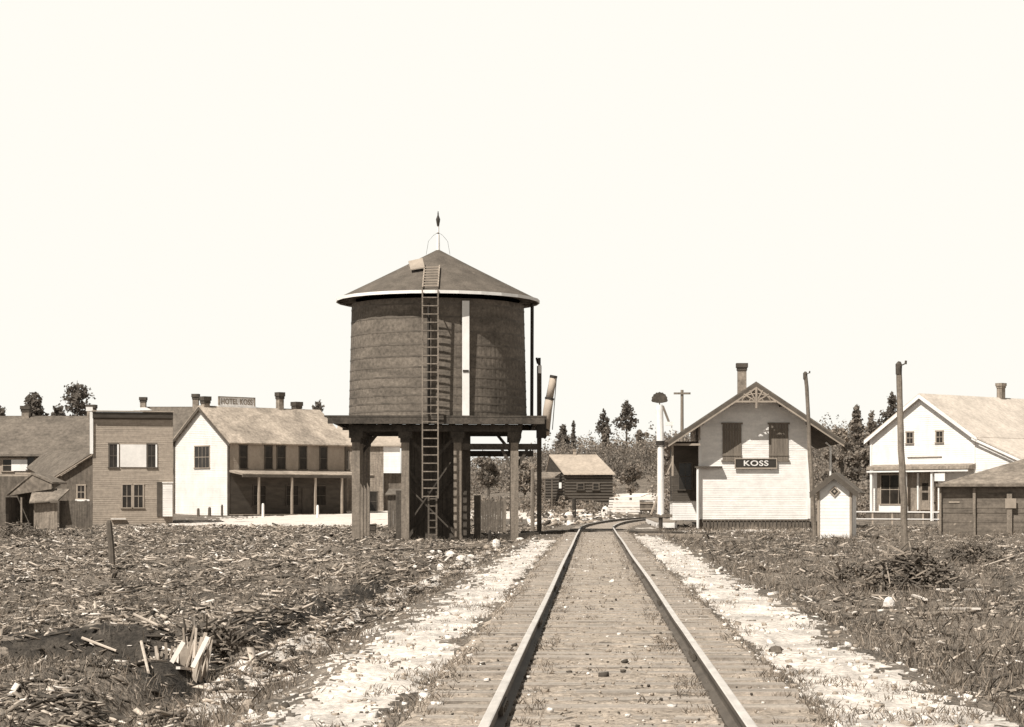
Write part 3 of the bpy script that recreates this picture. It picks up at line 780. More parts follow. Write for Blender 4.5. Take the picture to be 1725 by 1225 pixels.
# porch
ph = hz(800, 163)
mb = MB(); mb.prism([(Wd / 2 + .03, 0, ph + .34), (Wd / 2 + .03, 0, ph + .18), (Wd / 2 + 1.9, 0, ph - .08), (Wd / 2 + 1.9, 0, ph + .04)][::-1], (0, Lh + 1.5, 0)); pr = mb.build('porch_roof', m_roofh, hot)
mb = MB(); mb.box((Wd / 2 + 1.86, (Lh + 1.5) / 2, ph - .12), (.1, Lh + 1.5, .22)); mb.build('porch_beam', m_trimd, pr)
mb = MB()
for i in range(36): mb.box((Wd / 2 + .95, i * .345 + .17, .10), (2.0, .32, .06))
mb.build('porch_floor', m_oldw, hot)
for v in (1.55, 4.65, 6.9, 9.5, 11.6):
    mb = MB(); mb.bar((Wd / 2 + 1.8, v, -.1), (Wd / 2 + 1.8, v, ph - .2), .15, .15); mb.build('porch_post', m_trim, hot)
mb = MB(); mb.box((Wd / 2 + .05, (Lh) / 2 + .1, (ph + .1) / 2 + .1), (.06, Lh - .1, ph - .05)); mb.build('porch_wall', m_brown, hot)
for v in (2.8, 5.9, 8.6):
    window(hot, (Wd / 2 + .08, 0, 0), US, NS, v, 1.6, 1.1, 1.5, m_brown, 2, 2)
mb = MB(); mb.box((Wd / 2 + .12, 7.3, 1.15), (.05, .9, 2.05)); mb.build('door', m_int, hot)
# chimneys on the ridge
for (v, top, b) in ((.4, 668, .52), (7.5, 661, .46), (9.35, 677, .55)):
    rd_ = HD + Wd / 2 * math.sin(gam) + v * math.cos(gam)
    off = -.3 if v > 9 else -.05
    chimney(hr, off, v, zw + rise - .5, hz(top, rd_), b, .55, m_brick, m_brickd)
# roof sign HOTEL KOSS : board stands along the ridge
zr = zw + rise + .12
mb = MB(); mb.box((0, 3.3, zr + .42), (.05, 3.35, .66)); hs = mb.build('roof_sign', m_white, hot)
mb = MB(); mb.box((.02, 3.3, zr + .79), (.12, 3.45, .07)); mb.box((.02, 1.61, zr + .45), (.12, .09, .7)); mb.box((.02, 4.99, zr + .45), (.12, .09, .7)); mb.build('sign_frame', m_brick, hs)
mb = MB(); mb.box((.03, 3.3, zr + .04), (.14, 3.6, .16)); mb.build('sign_base', m_white, hs)
text_mesh('lettering', 'HOTEL KOSS', .60, m_brick, hs, (.035, 3.3, zr + .42), (R(90), 0, R(90)), .006, .016, .80)
# annex on the left of the gable
mb = MB(); siding(mb, (0, 1.2, 0), (1, 0, 0), (0, -1, 0), lambda z: -Wd / 2 - 1.8, lambda z: -Wd / 2, zf, 2.55, .14)
siding(mb, (-Wd / 2 - 1.8, 0, 0), (0, -1, 0), (-1, 0, 0), lambda z: -4.5, lambda z: -1.2, zf, 2.55, .14)
mb.box((-Wd / 2 - .9, 2.8, 2.6), (2.0, 3.4, .1)); mb.build('annex', m_hotelw, hot)

# rear wing of the hotel seen right of it, through the tank posts
wg = thing('inn_wing', 'lower pale building behind the hotel porch seen between the tank posts', 'building', ((612 - 1000) / FPX * 176, 174, 0), 0)
q176 = 174 / FPX; wz = lambda py: 1.26 + (842 - py) * q176
mb = MB(); siding(mb, (0, 0, 0), (1, 0, 0), (0, -1, 0), lambda z: -2.2, lambda z: 1.9, 0, wz(752), .14)
siding(mb, (1.9, 0, 0), (0, 1, 0), (1, 0, 0), lambda z: 0, lambda z: 6, 0, wz(752), .14); mb.build('wall', m_oldw, wg)
mb = MB(); mb.prism([(-2.3, -.3, wz(752)), (3.4, -.3, wz(752)), (3.4, 3.2, wz(716)), (-2.3, 3.2, wz(716))], (0, .02, .12)); mb.prism([(-2.3, 6.5, wz(752)), (3.4, 6.5, wz(752)), (3.4, 3.2, wz(716)), (-2.3, 3.2, wz(716))][::-1], (0, 0, .12)); mb.build('roof', m_roofc, wg)
mb = MB(); siding(mb, (0, .02, 0), (1, 0, 0), (0, -1, 0), lambda z: 1.9, lambda z: 3.3, wz(797), wz(752), .14); mb.build('white_gallery', m_white, wg)
mb = MB(); mb.box((2.6, .6, (wz(797)) / 2), (1.5, .1, wz(797))); mb.build('lower_wall', m_oldd, wg)
window(wg, (0, 0, 0), (1, 0, 0), (0, -1, 0), -1.4, wz(775), .7, 1.5, m_trimd, 1, 2)
window(wg, (0, 0, 0), (1, 0, 0), (0, -1, 0), 1.0, wz(845), .7, 1.6, m_trimd, 1, 2)

# ------------------------------------------------------------------ false-front building
FD = 128.0; fk = FD / FPX; fz = lambda py: 1.26 + (842 - py) * fk; fu = lambda px: (px - 224) * fk
ff = thing('false_front_building', 'grey false front building with a white panel between its two upper windows', 'building', ((224 - 1000) * fk, FD, 0), R(12.5))
hw = 66 * fk
mb = MB(); ztop = fz(707)
siding(mb, (0, 0, 0), (1, 0, 0), (0, -1, 0), lambda z: -hw, lambda z: hw, -.4, ztop, .13)
siding(mb, (hw, 0, 0), (0, 1, 0), (1, 0, 0), lambda z: 0, lambda z: 9, -.4, ztop - .5, .13)
siding(mb, (-hw, 0, 0), (0, -1, 0), (-1, 0, 0), lambda z: -9, lambda z: 0, -.4, ztop - .5, .13)
mb.box((0, 4.6, ztop - .45), (2 * hw, 8.9, .1)); mb.build('wall', m_grayw, ff)
mb = MB(); mb.prism([(-hw, -.02, ztop), (-hw, -.28, ztop + .1), (-hw, -.34, ztop + .42), (-hw, .1, ztop + .46), (-hw, .1, ztop)][::-1], (2 * hw, 0, 0)); mb.build('cornice', m_brown, ff)
mb = MB(); mb.box((0, -.16, ztop + .50), (2 * hw + .1, .5, .06)); mb.build('cornice_cap', m_trim, ff)
mb = MB(); mb.box((-hw - .07, -.06, (fz(690) + fz(765)) / 2), (.2, .2, fz(690) - fz(765))); mb.box((-hw - .2, -.06, fz(690)), (.4, .25, .25)); mb.build('corner_post', m_white, ff)
for pxc in (192, 255):
    f = window(ff, O, U, N, fu(pxc), fz(768), 12 * fk, 38 * fk, m_trimd, 2, 2)
    mb = MB(); mb.box((fu(pxc + 7.5), -.05, fz(768)), (.10, .07, 38 * fk)); mb.build('shutter', m_white, f)
mb = MB(); mb.box((fu(224.5), -.045, fz(768)), (43 * fk, .05, 38 * fk)); mb.build('white_panel', m_hotelw, ff)
for pxc in (214, 233): window(ff, O, U, N, fu(pxc), fz(836), 14 * fk, 38 * fk, m_trim, 2, 2)
mb = MB(); mb.box((fu(268), -.04, fz(841)), (9 * fk, .06, 58 * fk)); mb.build('door', m_int, ff)
mb = MB(); siding(mb, (0, -.55, 0), (1, 0, 0), (0, -1, 0), lambda z: fu(273), lambda z: fu(289), fz(870), fz(814), .14); siding(mb, (fu(273), 0, 0), (0, -1, 0), (-1, 0, 0), lambda z: 0, lambda z: .55, fz(870), fz(814), .14)
mb.box((fu(281), -.3, fz(813)), (18 * fk, .62, .06)); mb.build('white_closet', m_hotelw, ff)
mb = MB(); mb.box((fu(200), -.3, fz(874)), (.9, .45, .08)); mb.build('doorstep', m_rock, ff)

# rear building with the long dark roof between the false front and the hotel
rb = thing('rear_building', 'dark roofed building rising behind the false front beside the white gable', 'building', ((276 - 1000) * 182 / FPX, 182, 0))
rz = lambda py: 1.26 + (842 - py) * 182 / FPX
rw = 58 * 182 / FPX
mb = MB(); mb.prism([(-rw, -.3, rz(790)), (rw * 1.2, -.3, rz(790)), (rw * 1.2, 4.5, rz(684)), (-rw * .9, 4.5, rz(684))], (0, .05, .14))
mb.prism([(-rw, 9.3, rz(790)), (rw * 1.2, 9.3, rz(790)), (rw * 1.2, 4.5, rz(684)), (-rw * .9, 4.5, rz(684))][::-1], (0, 0, .14)); r_ = mb.build('roof', m_roofd, rb)
mb = MB(); mb.box((0, 4.5, (rz(790)) / 2), (2 * rw - .3, 9, rz(790) + .2)); mb.build('wall', m_grayw, rb)
chimney(r_, (223 - 276) * 182 / FPX, 4.4, rz(690), rz(665), .48, .45)
chimney(r_, (313.5 - 276) * 182 / FPX, 4.4, rz(690), rz(659.5), .50, .5)
mb = MB(); mb.prism([(-3.6, 4.1, rz(688)), (-1.9, 4.1, rz(688)), (-2.4, 4.1, rz(683)), (-3.1, 4.1, rz(683))], (0, .5, 0)); mb.build('flashing', m_white, r_)

# ------------------------------------------------------------------ long house far left
LD = 138.0; lk = LD / FPX; lz = lambda py: 1.26 + (842 - py) * lk; lu = lambda px: (px - 60) * lk
lh = thing('long_house', 'long low house with dark shingle roof and two chimneys at the far left', 'house', ((60 - 1000) * lk, LD, 0))
mb = MB(); x0, x1 = lu(-130), lu(156); yr = 3.6
kr = (LD + yr) / FPX; zr_ = 1.26 + (842 - 704) * kr
mb.prism([(x0, -.4, lz(769)), (x1, -.4, lz(769)), (x1, yr, zr_), (x0, yr, zr_)], (0, .03, .14)); mb.prism([(x0, 2 * yr + .4, lz(769)), (x1, 2 * yr + .4, lz(769)), (x1, yr, zr_), (x0, yr, zr_)][::-1], (0, 0, .14))
lr = mb.build('roof', m_roofd, lh)
mb = MB(); siding(mb, (0, 0, 0), (1, 0, 0), (0, -1, 0), lambda z: x0 + .3, lambda z: x1 - .2, -.4, lz(771), .14)
siding(mb, (x1 - .2, 0, 0), (0, 1, 0), (1, 0, 0), lambda z: 0, lambda z: 7.2, -.4, lz(771), .14)
mb.prism([(x1 - .25, 0, lz(771)), (x1 - .25, 7.2, lz(771)), (x1 - .25, yr, zr_ - .1)], (.05, 0, 0)); mb.build('wall', m_grayw, lh)
for pxc, top in ((19, 684), (132, 682)): chimney(lr, lu(pxc), yr, zr_ - .4, 1.26 + (842 - top) * kr, .5, .4)
window(lh, O, U, N, lu(13), lz(784), .6, .75, m_trim, 1, 2); window(lh, O, U, N, lu(52), lz(781), .4, .8, m_trimd, 1, 2)
mb = MB(); mb.box((lu(33), -.04, lz(784)), (27 * lk, .06, 19 * lk)); mb.build('white_panel', m_white, lh)
# steep lean-to wing
wd_ = 131.0
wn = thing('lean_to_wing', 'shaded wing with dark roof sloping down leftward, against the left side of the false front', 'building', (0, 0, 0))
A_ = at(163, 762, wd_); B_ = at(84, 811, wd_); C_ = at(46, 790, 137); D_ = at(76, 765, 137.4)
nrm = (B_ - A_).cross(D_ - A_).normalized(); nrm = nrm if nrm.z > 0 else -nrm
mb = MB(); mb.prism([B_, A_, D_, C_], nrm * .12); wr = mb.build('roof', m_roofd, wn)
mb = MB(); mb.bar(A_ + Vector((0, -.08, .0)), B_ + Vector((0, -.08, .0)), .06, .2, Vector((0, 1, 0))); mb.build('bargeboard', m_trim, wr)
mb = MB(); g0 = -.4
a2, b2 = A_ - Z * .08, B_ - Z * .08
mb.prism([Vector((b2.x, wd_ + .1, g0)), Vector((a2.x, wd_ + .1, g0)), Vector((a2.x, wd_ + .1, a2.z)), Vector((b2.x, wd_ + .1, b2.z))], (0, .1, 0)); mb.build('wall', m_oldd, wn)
wc = at(136, 829, wd_)
window(wn, (wc.x, wd_ + .1, wc.z), U, N, 0, 0, .42, .8, m_trim, 2, 2)
mb = MB(); q = at(140, 843, wd_); mb.box((q.x, wd_ - .1, q.z), (.9, .25, .12)); mb.build('window_shelf', m_white, wn)

# small front shed with porch
ED = 116.0; ek = ED / FPX; ez = lambda py: 1.26 + (842 - py) * ek; eu = lambda px: (px - 70) * ek
sh = thing('plank_shed', 'small weathered plank shed with an open porch at the far left', 'shed', ((70 - 1000) * ek, ED, 0), 0)
mb = MB()
for i in range(9): mb.box((eu(57) + (i + .5) * .147, 0 + random.uniform(-.01, .01), (ez(846) - .6) / 2 - .05), (.14, .04, ez(846) + .6))
mb.build('front_wall', m_oldw, sh)
mb = MB()
for i in range(13): mb.box((eu(96) + (i + .5) * .142, .5 + random.uniform(-.01, .01), (ez(841) - .6) / 2 - .05), (.135, .04, ez(841) + .55 + random.uniform(-.08, .04)))
mb.build('side_wall', m_oldd, sh)
mb = MB(); e = .08
mb.prism([(eu(52), -.35, ez(848)), (eu(100), -.35, ez(845)), (eu(112), .7, ez(826)), (eu(50), .7, ez(824))], (0, 0, e)); mb.build('lower_roof', m_roofs, sh)
pk_ = Vector((eu(51), .3, ez(796)))
mb = MB(); mb.prism([(eu(8), .3, ez(835)), (eu(8), .3, ez(832)), pk_ , (eu(86), .3, ez(812)), (eu(86), .3, ez(815)), pk_ - Z * .12][::-1], (0, 3.2, 0)); mb.build('main_roof', m_roofs, sh)
mb = MB(); mb.prism([(eu(12), .35, ez(835)), (eu(84), .35, ez(824)), (eu(84), .35, ez(816)), pk_ - Z * .1 + Vector((0, .05, 0))], (0, .06, 0)); mb.build('gable_wall', m_roofs, sh)
mb = MB(); mb.bar((eu(37), -.1, -.7), (eu(37), -.1, ez(838)), .09, .09); mb.build('porch_post', m_post, sh)
mb = MB(); mb.box((eu(20), 2.6, 1.0), (2.9, .1, 3.2)); mb.box((eu(6), 1.4, .4), (.1, 2.4, 2.0)); mb.build('back_wall', m_oldd, sh)
mb = MB(); mb.box((eu(2), -.4, -.1), (.9, .5, 1.1)); mb.build('porch_bin', m_oldd, sh)

# ------------------------------------------------------------------ store on the right
VD = 138.0; vg = R(48)
vx = Vector((math.cos(vg), -math.sin(vg), 0)); Wv = 8.7
vz = lambda py: 1.26 + (842 - py) * VD / FPX
vc = at(1553, 885, VD + .3)
sto = thing('store', 'white gabled store with big shop windows and long pale roof on the right', 'store', (vc.x, vc.y, 0), -vg)
zw = vz(735); rise = vz(666) - zw
gable_house(sto, Wv, 26, zw, rise, z0=-.4, oh=.3, ohs=.42, wm=m_white, rm=m_roofl, fm=m_white, step=.14, th=.10)
# lean-to on the right
mb = MB(); x2 = Wv / 2 + 5.2; zl = zw - .15; z2 = zl - 5.2 * .39
mb.prism([(Wv / 2 + .1, -.3, zl + .02), (x2, -.3, z2), (x2, -.3, z2 + .1), (Wv / 2 + .1, -.3, zl + .12)], (0, 26.5, 0)); lt = mb.build('lean_to_roof', m_roofl, sto)
mb = MB(); mb.prism([(Wv / 2, -.33, zl), (x2, -.33, z2), (x2, -.33, z2 - .16), (Wv / 2, -.33, zl - .16)][::-1], (0, .025, 0)); mb.build('bargeboard', m_white, lt)
mb = MB(); siding(mb, (0, 0, 0), (1, 0, 0), (0, -1, 0), lambda z: Wv / 2, lambda z: min(x2 - .3, Wv / 2 + max(0, (zl - z) / .39)), -.4, zl, .14)
siding(mb, (x2 - .3, 0, 0), (0, 1, 0), (1, 0, 0), lambda z: 0, lambda z: 26, -.4, z2 + .1, .14); mb.build('lean_to_wall', m_white, sto)
sc = VD / FPX / .786
for pxc in (1533, 1583): 
    f = window(sto, O, U, N, (pxc - 1553) * sc, vz(737), .5, .72, m_trim, 2, 2)
mb = MB(); mb.box((.25, -.04, vz(770)), (2.9, .06, .06)); mb.build('belt_board', m_oldw, sto)
mb = MB(); xl, xr = (1470 - 1553) * sc, (1642 - 1553) * sc
mb.prism([(xl, -.0, vz(782)), (xl, -.75, vz(786)), (xl, -.8, vz(791)), (xl, 0, vz(791))][::-1], (xr - xl, 0, 0)); cn = mb.build('shop_awning', m_oldw, sto)
mb = MB(); mb.box(((xl + xr) / 2, -.78, vz(794)), (xr - xl - .1, .06, .1)); mb.build('awning_trim', m_white, cn)
mb = MB(); mb.box(((1528 - 1553) * sc, .0, vz(828)), ((1580 - 1476) * sc, .05, 66 * VD / FPX)); mb.build('shop_front', m_oldw, sto)
for (a_, b_, t_, bo, nx, ny) in ((1484, 1529, 800, 849, 3, 2),):
    window(sto, (0, -.03, 0), U, N, ((a_ + b_) / 2 - 1553) * sc, (vz(t_) + vz(bo)) / 2, (b_ - a_) * sc, vz(t_) - vz(bo), m_trim, nx, ny, name='shop_window')
window(sto, (0, -.03, 0), U, N, (1573 - 1553) * sc, vz(825), .22, 1.5, m_trim, 1, 2, name='side_light')
mb = MB(); mb.box(((1560 - 1553) * sc, -.06, vz(834)), (17 * sc, .06, 50 * VD / FPX)); dr = mb.build('door', m_oldw, sto)
for px_ in (1548, 1572):
    mb = MB(); mb.box(((px_ - 1553) * sc, -.08, vz(828)), (.12, .1, 62 * VD / FPX)); mb.build('door_jamb', m_white, sto)
for z_ in (820, 836):
    mb = MB(); mb.box(((1560 - 1553) * sc, -.10, vz(z_)), (10 * sc, .03, 12 * VD / FPX)); mb.build('door_pane', m_glass, dr)
for px_ in (1477, 1535, 1580):
    mb = MB(); mb.bar(((px_ - 1553) * sc, -.62, -.35), ((px_ - 1553) * sc, -.62, vz(792)), .16, .16); mb.build('porch_post', m_white, sto)
mb = MB(); mb.box(((1505 - 1553) * sc, -.045, vz(856)), (50 * sc, .05, .45)); mb.build('bulkhead_panel', m_white, sto)
mb = MB(); mb.box(((1594 - 1553) * sc, -.7, vz(804)), (.85, .04, .55)); mb.build('notice_board', m_white, sto)
mb = MB()
for i in range(12): mb.box(((1526 - 1553) * sc, -.12 - i * .1, vz(862) - .04), (4.9, .095, .05))
mb.build('porch_floor', m_oldw, sto)
mb = MB(); mb.box(((1526 - 1553) * sc, -.62, -.05), (5.0, 1.2, .94)); mb.build('porch_shade', m_oldd, sto)  # dark block painted in for the shade under the porch
chimney([c for c in sto.children if c.name.startswith('roof')][0], 0, 8.6, zw + rise - .3, vz(637), .42, .34, m_oldw, m_oldw)

# railing in front of the store
ra = thing('yard_railing', 'low pale rail fence in front of the store porch', 'fence', (0, 0, 0))
rdist = 128.0
for i, px_ in enumerate((1440, 1470, 1503, 1520, 1555, 1581)):
    p = at(px_, 862, rdist); mb = MB(); mb.bar((p.x, p.y + .06, -.6), (p.x, p.y + .06, p.z + (.1 if i in (3, 5) else 0)), .10, .08); mb.build('post', m_oldp, ra)
for py_, hgt in ((862, .08), (874, .06), (886, .12)):
    a_ = at(1438, py_, rdist); b_ = at(1583, py_ + .8, rdist); mb = MB(); mb.bar(a_, b_, .05, hgt, Z); mb.build('rail', m_white, ra)

# ------------------------------------------------------------------ dark open shed at far right
XD = 97.0; xk = XD / FPX; xz = lambda py: 1.26 + (842 - py) * xk; xu = lambda px: (px - 1582) * xk
ds = thing('board_shed', 'dark horizontal board shed with a brown hipped roof at the right edge', 'shed', ((1582 - 1000) * xk, XD, 0), R(-10))
mb = MB(); Ls = 8.6; ze = xz(816); zt = xz(770) 
pr_ = [Vector((-.1, -.35, ze)), Vector((Ls, -.35, ze)), Vector((Ls - 2.4, 3.0, zt + .15)), Vector((4.6, 3.0, zt + .15)), Vector((-.1, 6.4, ze)), Vector((Ls, 6.4, ze))]
mb.add(pr_, [(0, 1, 2, 3), (4, 0, 3), (5, 4, 3, 2), (1, 5, 2)]); mb.add([p - Z * .09 for p in pr_], [(0, 3, 2, 1), (4, 3, 0), (5, 2, 3, 4), (1, 2, 5)])
mb.box((Ls / 2, -.36, ze - .04), (Ls + .2, .06, .14)); mb.box((-.12, 3, ze - .04), (.06, 6.8, .14)); mb.build('roof', m_roofs, ds)
mb = MB(); z = -.7
while z < ze - .15: mb.box((Ls / 2, .0 + random.uniform(-.02, .02), z + .11), (Ls - .2 + random.uniform(-.03, .03), .05, .222)); mb.box((.07, 3.1 + random.uniform(-.02, .02), z + .11), (.05, 6.1, .222)); z += .225
mb.box((Ls / 2, .08, .8), (Ls - .3, .05, ze + .5)); mb.build('board_wall', m_log, ds)
for px_, t_, wp in ((1584, 818, .10), (1640, 822, .13), (1698, 832, .24)):
    mb = MB(); mb.bar((xu(px_), -.12, -.8), (xu(px_), -.12, xz(t_)), wp, .12); mb.build('shed_post', m_post, ds)
mb = MB(); mb.box((xu(1607), -.05, xz(846)), (.5, .03, .08)); mb.build('nailed_board', m_trim, ds)
mb = MB(); mb.box((xu(1700), -.2, xz(848)), (.5, .05, .45)); mb.build('nailed_board', m_trim, ds)

# ------------------------------------------------------------------ cabin in the distance
KD = 178.0; kq = KD / FPX; kz = lambda py: 1.26 + (842 - py) * kq; ku = lambda px: (px - 993) * kq
cb_ = thing('distant_cabin', 'dark log cabin with a pale shingle roof below the wooded hill', 'cabin', ((993 - 1000) * kq, KD, 0))
mb = MB(); yr = 3.0; kr = (KD + yr) / FPX; zr_ = 1.26 + (842 - 768) * kr
mb.prism([(ku(950), -.4, kz(800)), (ku(1036), -.4, kz(800)), ((1005 - 993) * kr, yr, zr_), ((925 - 993) * kr, yr, zr_)], (0, .03, .12))
mb.prism([(ku(915), 6.4, kz(800)), (ku(1000), 6.4, kz(800)), ((1005 - 993) * kr, yr, zr_), ((925 - 993) * kr, yr, zr_)][::-1], (0, 0, .12)); kr_ = mb.build('roof', m_roofc, cb_)
mb = MB(); z = .2
while z < kz(801): mb.tube([(ku(952), 0, z), (ku(1032), 0, z)], .13, 8); z += .25
z = .2
while z < kz(801): mb.tube([(ku(952), 0, z + .12), (ku(917), 6, z + .12)], .13, 8); mb.tube([(ku(1030), 0, z + .12), (ku(1000), 6, z + .12)], .13, 8); z += .25
mb.prism([(ku(951), 0, kz(801)), (ku(916), 6, kz(801)), ((925 - 993) * kr + .05, yr, zr_ - .12)], (.08, 0, 0)); mb.build('log_wall', m_brown, cb_)
chimney(kr_, (968 - 993) * kr, yr, zr_ - .2, 1.26 + (842 - 757) * kr, .3, .2, m_rockg, m_brick)
mb = MB(); mb.prism([(ku(900), -.8, kz(808)), (ku(935), -.8, kz(805)), (ku(947), 1.0, kz(797)), (ku(896), 1.0, kz(797))], (0, 0, .1)); pr = mb.build('porch_roof', m_roofs, cb_)
for i, px_ in enumerate((906, 918, 930)):
    mb = MB(); mb.bar((ku(px_), -.7, .2), (ku(px_), -.7, kz(808)), .1, .1); mb.build('porch_post', m_oldd, cb_)
window(cb_, (0, -.13, 0), U, N, ku(1004), kz(820), .45, .5, m_oldd, 1, 2); window(cb_, (0, -.13, 0), U, N, ku(978), kz(820), .5, .5, m_trimd, 1, 2)
mb = MB(); mb.box((ku(944), -.9, kz(818)), (.22, .1, .5)); mb.build('hanging_cloth', m_white, cb_)

# lumber pile, cart, things beside the street crossing
lp = thing('lumber_stack', 'pale stack of sawn lumber beyond the curve of the track', 'lumber', (at(1052, 869, 166).x, 166, 0), R(-6))
for r_i in range(6):
    mb = MB()
    for j in range(7): mb.box((random.uniform(-.05, .05), j * .29, .16 + r_i * .2), (2.45 + random.uniform(-.1, .1), .27, .15))
    mb.build('board_layer', m_whites if r_i % 2 else m_chipw, lp)
mb = MB(); mb.prism([(-1.2, -.1, 1.36), (1.3, -.1, 1.46), (2.0, 2.2, 1.8), (-.9, 2.0, 1.42)], (0, 0, .05)); mb.build('top_boards', m_chipw, lp)
ct = thing('freight_cart', 'dark low box cart standing right of the lumber stack', 'cart', (at(1089, 868, 160).x, 160, 0))
mb = MB(); mb.box((0, 0, .75), (1.0, 1.4, .75)); mb.build('cart_box', m_oldd, ct)
mb = MB(); mb.box((0, -.73, 1.0), (1.06, .05, .08)); mb.box((0, -.73, .55), (1.06, .05, .08)); mb.build('side_rail', m_trim, ct)
for x in (-.42, .42):
    mb = MB(); mb.tube([(x - .04, -.5, .32), (x + .04, -.5, .32)], .32, 16); mb.build('wheel', m_iron, ct)

# fence posts and hitching posts
def post(name, label, px_, py_, top, d, wd, rot=0, lean=0, mat=None, group=None, cat='post'):
    p = at(px_, py_, d); z = Hs(p.x, p.y); h = (py_ - top) * d / FPX
    mb = MB(); rnd = random.Random(px_)
    mb.tube([(0, 0, -.35), (lean * .4, 0, h * .4), (lean, 0, h - .02)], [wd / 2 * 1.05, wd / 2, wd / 2 * .92], 7)
    mb.tube([(lean, 0, h - .02), (lean + .01, 0, h + .05)], [wd / 2 * .92, wd / 4], 7)
    o = mb.build(name, mat or m_pole); o.location = (p.x, p.y, max(z, -.6)); o.rotation_euler = (0, 0, rot)
    return tag(o, label, cat, group)
post('fence_post', 'stout dark leaning post standing alone in the left field', 190, 950, 877, 55, .17, 0, -.10, m_oldd)
post('hitching_post', 'short dark post below the twin window of the hotel gable, nearest its left corner', 334, 868, 855, 157, .22, mat=m_oldd)
post('hitching_post', 'stubby dark post at the middle of the white hotel gable foot', 353, 868, 853, 157, .25, mat=m_oldd)
post('hitching_post', 'taller dark post at the right corner of the white hotel gable', 374, 869, 850, 157, .18, mat=m_oldd)
post('hitching_post', 'short pale post before the hotel porch, left of the second porch column', 443, 869, 847, 152, .2, mat=m_white)
post('hitching_post', 'short pale post before the right half of the hotel porch', 535, 868, 848, 152, .2, mat=m_white)
post('switch_post', 'small dark post by the right legs of the water tank', 825, 916, 893, 84, .14, mat=m_iron)
post('fence_post', 'tall thin grey post right of the water tank legs', 897, 884, 776, 112, .22, mat=m_pole)
post('fence_post', 'short dark post among pale rocks at the road crossing', 967, 876, 842, 146, .30, mat=m_iron)
# plank enclosure behind the right tank legs
en = thing('plank_enclosure', 'dark plank bin standing behind the right legs of the water tank', 'bin', (at(826, 890, 104).x, 104, 0), R(5))
mb = MB()
for i in range(11): mb.box((-.62 + i * .125, 0, .33), (.115, .04, 1.75 + random.uniform(-.08, .05)))
mb.build('plank_wall', m_oldd, en)
for x in (-.72, .72): mb = MB(); mb.box((x, -.03, .35), (.14, .14, 1.97)); mb.build('bin_post', m_pole, en)
mb = MB(); mb.box((.68, .7, .33), (.04, 1.4, 1.7)); mb.box((-.68, .7, .33), (.04, 1.4, 1.7)); mb.build('side_wall', m_oldd, en)
e2 = thing('low_shed', 'low brown plank shed behind the left legs of the water tank', 'shed', (at(668, 890, 112).x, 112, 0))
mb = MB()
for i in range(8): mb.box((-.40 + i * .145, 0, .5), (.135, .04, 2.1))
mb.build('plank_wall', m_oldd, e2)
mb = MB(); mb.prism([(-.6, -.2, 1.5), (1.0, -.2, 1.52), (1.0, 1.9, 1.8), (-.6, 1.9, 1.8)], (0, 0, .06)); mb.build('roof', m_roofd, e2)
mb = MB(); mb.box((.66, .9, .45), (.04, 1.8, 2.0)); mb.box((-.44, .9, .45), (.04, 1.8, 2.0)); mb.build('side_wall', m_oldd, e2)
bxp = at(627, 893, 101)
bk = MB(); bk.box((0, 0, .22), (.34, .34, .44)); bk.box((0, 0, .46), (.38, .38, .05)); bk.box((0, -.18, .22), (.36, .03, .07))
o = bk.build('wooden_box', m_dark); o.location = (bxp.x, bxp.y, Hs(bxp.x, bxp.y)); tag(o, 'small dark wooden box by the left leg of the water tank', 'box')

# cross timbers and a dark bar for the bank shadow where the ground is cut before the curve
def timber(name, label, a_, b_, wd, h, mat, z=None, cat='timber', bend=0.0):
    a_ = Vector(a_); b_ = Vector(b_); mid = (a_ + b_) / 2
    mb = MB()
    mb.tube([a_ - mid, Vector((0, 0, bend)), b_ - mid], [wd * .55, wd * .5, wd * .42], 7) if h is None else mb.bar(a_ - mid, b_ - mid, wd, h, Z)
    o = mb.build(name, mat); o.location = mid; return tag(o, label, cat)
timber('cross_sill', 'dark sill timber lying under the rails just before the curve', (-3.2, 91.2, -.20), (3.9, 91.0, -.20), .3, .16, m_dark)
timber('bank_strip', 'long dark bar standing for the bank shadow right of the water tank legs', (-4.0, 88.9, -.38), (-.9, 90.6, -.2), .25, .3, m_dark)  # dark bar added for the embankment and its shadow
timber('bank_strip', 'weathered timber kerb right of the track just before the station', (1.9, 88.0, -.22), (4.6, 87.4, -.26), .2, .14, m_oldw)

# ------------------------------------------------------------------ rocks, boards, stump (countable litter)
def rock(px_, py_, wpx, hpx, label, mat=None, seed=0, zoff=0.0):
    d = 1.26
    # walk the terrain to find the distance whose ground falls on this line of sight
    dd = 12.0
    while dd < 170:
        x = (px_ - 1000) * dd / FPX
        if (1.26 - Hs(x, dd)) * FPX / dd <= (py_ - 842): break
        dd *= 1.004
    k_ = dd / FPX; rw_, rh_ = wpx * k_ / 2, hpx * k_
    rnd = random.Random(seed + px_ * 7 + py_); mb = MB(); nlat, nlon = 5, 9
    for i in range(nlat + 1):
        th = math.pi * i / nlat
        for j in range(nlon):
            a_ = 2 * math.pi * j / nlon; r_ = rnd.uniform(.78, 1.14)
            mb.v.append((rw_ * r_ * math.sin(th) * math.cos(a_), rw_ * .8 * r_ * math.sin(th) * math.sin(a_), rh_ * .55 * math.cos(th) * rnd.uniform(.85, 1.1) + rh_ * .35))
    for i in range(nlat):
        for j in range(nlon):
            j2 = (j + 1) % nlon; mb.f.append((i * nlon + j, (i + 1) * nlon + j, (i + 1) * nlon + j2, i * nlon + j2)); mb.mi.append(0)
    o = mb.build('rock', mat or m_rock); o.location = (x, dd, Hs(x, dd) + zoff)
    o.rotation_euler = (0, 0, rnd.uniform(-.4, .4)); return tag(o, label, 'rock')
rock(726, 943, 18, 7, 'small flat white rock, leftmost of the row below the water tank')
rock(733, 935, 24, 8, 'long flat white rock above the leftmost one below the water tank')
